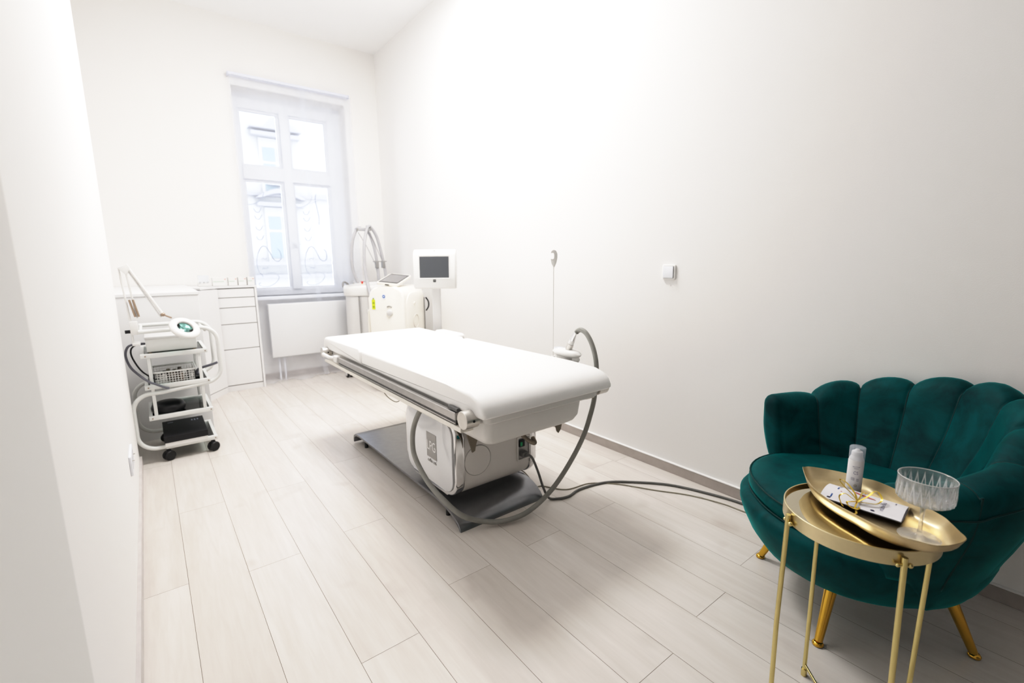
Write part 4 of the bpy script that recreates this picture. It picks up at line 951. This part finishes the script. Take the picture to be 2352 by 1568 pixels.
for i, (x, y) in enumerate(LG):
    bm = NB(); d = Vector((x, y)).normalized(); k = (RT+.0062)/Vector((x, y)).length
    topx, topy = x*k, y*k
    top = .590 if i < 2 else .584
    tube(bm, [(topx, topy, top), (x*(1.02), y*1.02, .30), (x, y, .012)] if i < 2 else [(topx, topy, top), (x, y, .012)], .0058 if i < 2 else .0056, 12, smooth=False); lg = link('leg', bm, 'gold_rod', tb, 60)
    bm = NB(); cyl(bm, (x, y, 0), (x, y, .022), .0078, 14); link('foot_sleeve', bm, 'gold_rod', lg, 60)
    bm = NB(); p = Vector((topx, topy, .572)); q_ = Vector((-d.y, d.x, 0)); cyl(bm, p-q_*.010, p+q_*.010, .003, 10); sphere(bm, p+q_*.012, .0055, n=12); sphere(bm, p-q_*.012, .0045, n=12); link('fixing_knob', bm, 'gold_rod', lg, 60)
for a, b in ((0, 3), (1, 2)):
    bm = NB(); zc_ = .035 if a else .048; tube(bm, [(*LG[a], zc_), (*LG[b], zc_)], .0038, 10, smooth=False); link('cross_rod', bm, 'gold_rod', tb, 60)

# gold boat shaped tray
RIM = [(1.367, .463, .636), (1.386, .455, .634), (1.414, .420, .630), (1.432, .384, .627), (1.432, .344, .628), (1.421, .313, .634), (1.390, .261, .638), (1.356, .212, .636), (1.336, .172, .632), (1.318, .155, .630), (1.277, .136, .636), (1.243, .121, .640),
       (1.217, .131, .634), (1.186, .152, .632), (1.174, .178, .632), (1.164, .210, .634), (1.172, .256, .636), (1.193, .299, .634), (1.214, .345, .634), (1.247, .394, .636), (1.289, .430, .640), (1.345, .460, .641)]
rim = catmull(RIM, 6, True); cxy = Vector((1.295, .285, 0)); n_ = len(rim)
def trring(s, z, keep):
    out = []
    for p in rim:
        q = cxy+(Vector((p.x, p.y, 0))-cxy)*s; out.append((q.x, q.y, z+(p.z-.634)*keep))
    return out
t = bmesh.new()
prof = [(.30, .6030, 0), (.76, .6030, 0), (.84, .6042, 0), (.895, .6085, .1), (.94, .617, .4), (.97, .626, .8), (1.0, .636, 1.0)]
outer = [trring(a, b, c) for a, b, c in prof]; inner = [trring(a-.006, b+.0012, c) for a, b, c in prof]
bm = NB(); loft(bm, outer+inner[::-1], True, True); tr = link('gold_tray', bm, 'gold_tray', None, 60)
tag(tr, 'boat shaped brushed gold metal tray lying across the side table', 'tray')
ZT = .6044
# pump bottle
bt = thing('pump_bottle', 'white airless cosmetic bottle under a clear cap on the gold tray', 'bottle', (1.395, .356, ZT), 0)
rb = .0172
bm = NB(); lathe(bm, [(rb-.001, 0), (rb, .001), (rb, .082), (rb-.0015, .088), (.013, .094), (.0125, .0955)], 40); link('bottle_body', bm, 'bottle', bt, 40)
bm = NB(); lathe(bm, [(.0122, .0955), (.0124, .103), (.0112, .107), (.006, .110), (.0045, .1125), (.001, .1135)], 28); link('pump_head', bm, 'bottle', bt, 40)
bm = NB(); lathe(bm, [(rb-.0002, .086), (rb, .0862), (rb+.0002, .118), (rb-.001, .1193), (.001, .1195)], 40, cap0=False, cap1=False); link('clear_cap', bm, 'cap_clear', bt, 50)
# lettering wrapped round the bottle, facing the camera side
fa = math.atan2(-.356, -1.395)+.10
def wrap(txt, size, z, da=0, m='ink_black', sx=1):
    t = NB(); text_bm(t, txt, size, Matrix.Diagonal((sx, 1, 1, 1)), .00015)
    for v in t.verts:
        a = fa+da+v.co.x/rb; r = rb+.0002+v.co.z; y = v.co.y
        v.co = Vector((r*math.cos(a), r*math.sin(a), z+y))
    link('print', t, m, bt)
wrap('RE-LIFTING', .0032, .0700, 0, 'ink_grey'); wrap('CREAM', .0029, .0656, 0, 'ink_grey'); wrap('CS', .0115, .0535, 0, 'ink_grey', sx=.8)
for i in range(3):
    wrap('anti-aging', .0021, .0400-.0026*i, -.30, 'ink_grey'); wrap('regener', .0021, .0385-.0026*i, .30, 'ink_grey')
bm = NB(); rs = [[(( rb+.0004)*math.cos(fa+.1+.0032*math.cos(a)/rb*k), (rb+.0004)*math.sin(fa+.1+.0032*math.cos(a)/rb*k), .020+.0032*k*math.sin(a)) for k in (.65, 1)] for a in [2*PI*i/20 for i in range(20)]]; rs.append(rs[0]); loft(bm, rs, False, False, False); link('print_ring', bm, 'gold', bt)

# folded leaflet tied with ribbon
LC = Vector((1.313, .313, 0)); ux = Vector((.010, -.163, 0)).normalized(); uy = Vector((.094, .012, 0)).normalized()
lf = thing('leaflet', 'white folded paper leaflet tied with gold ribbon on the tray', 'leaflet', (LC.x, LC.y, ZT), math.atan2(ux.y, ux.x))
# local x along length (towards viewer right), local y = towards far side
HL, HW = .080, .044
sec = []
for i in range(13):
    u = i/12; sec.append((HW-2*HW*u, .0165+.0065*math.sin(PI*min(1, u*1.1))-.003*u))
sec_b = [(-HW+.002, .010), (-HW*.4, .0045), (HW*.5, .0030), (HW-.001, .0095)]
loop = sec+sec_b
def off(l, d):
    return [(y*(1-d/HW), z+(-d if z > .012 else d)) for y, z in l]
li = off(loop, .0012)
bm = NB(); xs = (-HL, -HL*.5, 0, HL*.5, HL)
loft(bm, [[(x, y, z) for y, z in loop] for x in xs]+[[(x, y, z) for y, z in li] for x in xs[::-1]]+[[(xs[0], y, z) for y, z in loop]], False, False); link('paper', bm, 'paper', lf, 35)
def surf(y):                                  # top height at local y
    u = max(0, min(1, (HW-y)/(2*HW))); return .0165+.0065*math.sin(PI*min(1, u*1.1))-.003*u
def drape(t, name, m, parent, lift=.0005):
    bmesh.ops.triangulate(t, faces=t.faces[:])
    bmesh.ops.subdivide_edges(t, edges=[e for e in t.edges if e.calc_length() > .006], cuts=3)
    for v in t.verts: v.co.z = surf(v.co.y)+lift+v.co.z
    return link(name, t, m, parent)
t_ = NB(); text_bm(t_, 'nab\u00eddka', .0135, Matrix.Translation((.040, -.006, 0)) @ Matrix.Rotation(PI/2, 4, 'Z'), .00005); drape(t_, 'print', 'ink_grey', lf)
t_ = NB(); prism(t_, [(-.030, .030), (-.020, .031), (.0, .022), (.020, .014), (.024, .010), (.012, .009), (-.006, .012), (-.020, .020)], 'z', 0, .0001); drape(t_, 'print_smear', 'ink_red', lf)
for (x0, x1, y0, y1, m) in ((-.056, -.0535, .012, .026, 'ink_blue'), (-.060, -.0575, -.032, -.018, 'ink_blue'), (-.056, -.050, .034, .037, 'ink_blue'), (.058, .060, .020, .034, 'ink_grey'), (-.047, -.044, .002, .005, 'ink_red')):
    t_ = NB(); box(t_, x0, x1, y0, y1, 0, .0001); drape(t_, 'print_block', m, lf)
for x in (-.062, .026):
    t_ = NB(); prism(t_, [(x+.0042*math.cos(a), -.0345+.0028*math.sin(a)) for a in [2*PI*i/16 for i in range(16)]], 'z', 0, .0001); drape(t_, 'print_dot', 'ink_dark', lf)
# ribbon: band strips
def strip(bm, pts, w=.0022, tw=0.0):
    P = catmull(pts, 8); rings = []
    for i, p in enumerate(P):
        d = (P[min(i+1, len(P)-1)]-P[max(i-1, 0)]).normalized(); a = tw*i/len(P)
        s = d.cross(Vector((math.sin(a)*.6, 0, 1))).normalized()*w
        nn = s.cross(d).normalized()*.0002
        rings.append([p-s-nn, p+s-nn, p+s+nn, p-s+nn])
    loft(bm, rings)
bm = NB()
kx = -.005; ky = -.028; kz = .0215
strip(bm, [(kx+.002, HW+.003, .012), (kx, HW, .0195), (kx-.002, .02, .0250), (kx, 0, .0252), (kx, ky, .0225), (kx, -HW-.002, .0135), (kx, -HW+.002, .007)], .0018)
strip(bm, [(kx, ky, kz), (-.014, -.014, .034), (-.034, .004, .046), (-.050, .012, .050), (-.053, .016, .043), (-.040, .012, .032), (-.02, -.006, .027), (kx, ky, kz+.001)], .0022, 1.0)
strip(bm, [(kx, ky, kz), (.010, -.010, .034), (.018, .006, .044), (.026, .010, .044), (.036, -.002, .034), (.030, -.016, .026), (.012, -.024, .024), (kx, ky, kz)], .0022, -1.0)
strip(bm, [(kx, ky, kz), (-.016, -.034, .030), (-.030, -.030, .034), (-.040, -.036, .026), (-.032, -.048, .014), (-.026, -.052, .010)], .0016, 2.0)
strip(bm, [(kx, ky, kz), (-.012, -.040, .024), (-.022, -.044, .020), (-.014, -.054, .016), (.0, -.052, .014), (.004, -.046, .018)], .0022, 2.0)
strip(bm, [(kx+.002, -HW, .008), (.0, -.056, .004), (-.012, -.060, .003), (-.020, -.054, .003)], .0020, 1.0)
link('ribbon', bm, 'ribbon', lf, 60)

# coupe glass
gl = thing('coupe_glass', 'cut crystal coupe glass standing at the right end of the tray', 'glass', (1.259, .195, ZT))
bm = NB(); lathe(bm, [(.001, 0), (.034, .0), (.0375, .0012), (.034, .0024), (.012, .0045), (.0052, .009), (.0038, .022), (.0036, .048), (.0046, .066), (.009, .0765), (.001, .0775)], 44); link('stem', bm, 'crystal_plain', gl, 60)
bm = NB(); N = 48; rings = []
def gr(r, z, amp=0): return [((r+amp*(abs(math.sin(i*PI/2/1.0+.0)) if False else (1 if i % 2 else -1)))*math.cos(2*PI*i/N), (r+amp*(1 if i % 2 else -1))*math.sin(2*PI*i/N), z) for i in range(N)]
outer = [gr(.008, .0772), gr(.030, .0795), gr(.043, .085, .0003), gr(.0475, .090, .0016), gr(.0485, .105, .0018), gr(.0490, .120, .0007), gr(.0492, .124), gr(.0495, .1365), gr(.0488, .1385)]
innr = [gr(.0475, .1370), gr(.0465, .124), gr(.046, .105), gr(.0440, .092), (gr(.036, .0865)), gr(.010, .0825)]
loft(bm, outer+innr, True, True); link('bowl', bm, 'crystal', gl, 30)
bm = NB(); tube(bm, [(.0488*math.cos(a), .0488*math.sin(a), .138) for a in [2*PI*i/60 for i in range(60)]], .0011, 8, smooth=False, closed=True); link('bowl_rim', bm, 'crystal_rim', gl, 60)

# ------------------------------------------------------------------ lights
def area(name, loc, rot, sx, sy, power, col=(1, 1, 1)):
    l = bpy.data.lights.new(name, 'AREA'); l.shape = 'RECTANGLE'; l.size = sx; l.size_y = sy; l.energy = power; l.color = col
    o = bpy.data.objects.new(name, l); C.objects.link(o); o.location = loc; o.rotation_euler = rot; return o
area('ceiling_lamp', (1.35, 2.9, 3.38), (0, 0, 0), .8, .8, 46, (1, .975, .955))
pl = bpy.data.lights.new('pendant_lamp', 'POINT'); pl.energy = 12; pl.shadow_soft_size = .18; pl.color = (1, .98, .965)
po = bpy.data.objects.new('pendant_lamp', pl); C.objects.link(po); po.location = (1.50, 2.5, 2.80)
sun = bpy.data.lights.new('sun', 'SUN'); sun.energy = .6; sun.angle = .05; so = bpy.data.objects.new('sun', sun); C.objects.link(so)
so.rotation_euler = (math.radians(50), 0, math.radians(15))
w = bpy.data.worlds.new('World'); bpy.context.scene.world = w; w.use_nodes = True
bg = w.node_tree.nodes['Background']; bg.inputs[0].default_value = (.86, .92, 1, 1); bg.inputs[1].default_value = 7.0

# ------------------------------------------------------------------ camera
cam = bpy.data.cameras.new('camera'); co = bpy.data.objects.new('camera', cam); C.objects.link(co)
cam.sensor_width = 36; cam.lens = 16.47; cam.clip_start = .02
fw = Vector((.604, .779, -.169)).normalized(); rt = Vector((.789, -.615, -.009)); rt = (rt-fw*rt.dot(fw)).normalized(); up = rt.cross(fw)
mm = Matrix((rt, up, -fw)).transposed().to_4x4(); mm.translation = (0, 0, 1.2); co.matrix_world = mm
cam.dof.use_dof = True; cam.dof.focus_distance = 1.55; cam.dof.aperture_fstop = 2.8
sc = bpy.context.scene; sc.camera = co
sc.view_settings.view_transform = 'Standard'; sc.view_settings.exposure = 0.08
sc.view_settings.use_curve_mapping = True
cm = sc.view_settings.curve_mapping; cm.white_level = (2.0, 2.0, 2.0); cv = cm.curves[3]
for x_, y_ in ((.025, .043), (.05, .105), (.125, .32), (.22, .585), (.33, .805), (.45, .915), (.65, .98)): cv.points.new(x_, y_)
cm.update()
sc.cycles.use_denoising = True
sc.cycles.max_bounces = 14; sc.cycles.transparent_max_bounces = 16; sc.cycles.diffuse_bounces = 8; sc.cycles.glossy_bounces = 6; sc.cycles.transmission_bounces = 12
sc.cycles.caustics_reflective = False; sc.cycles.sample_clamp_indirect = 6
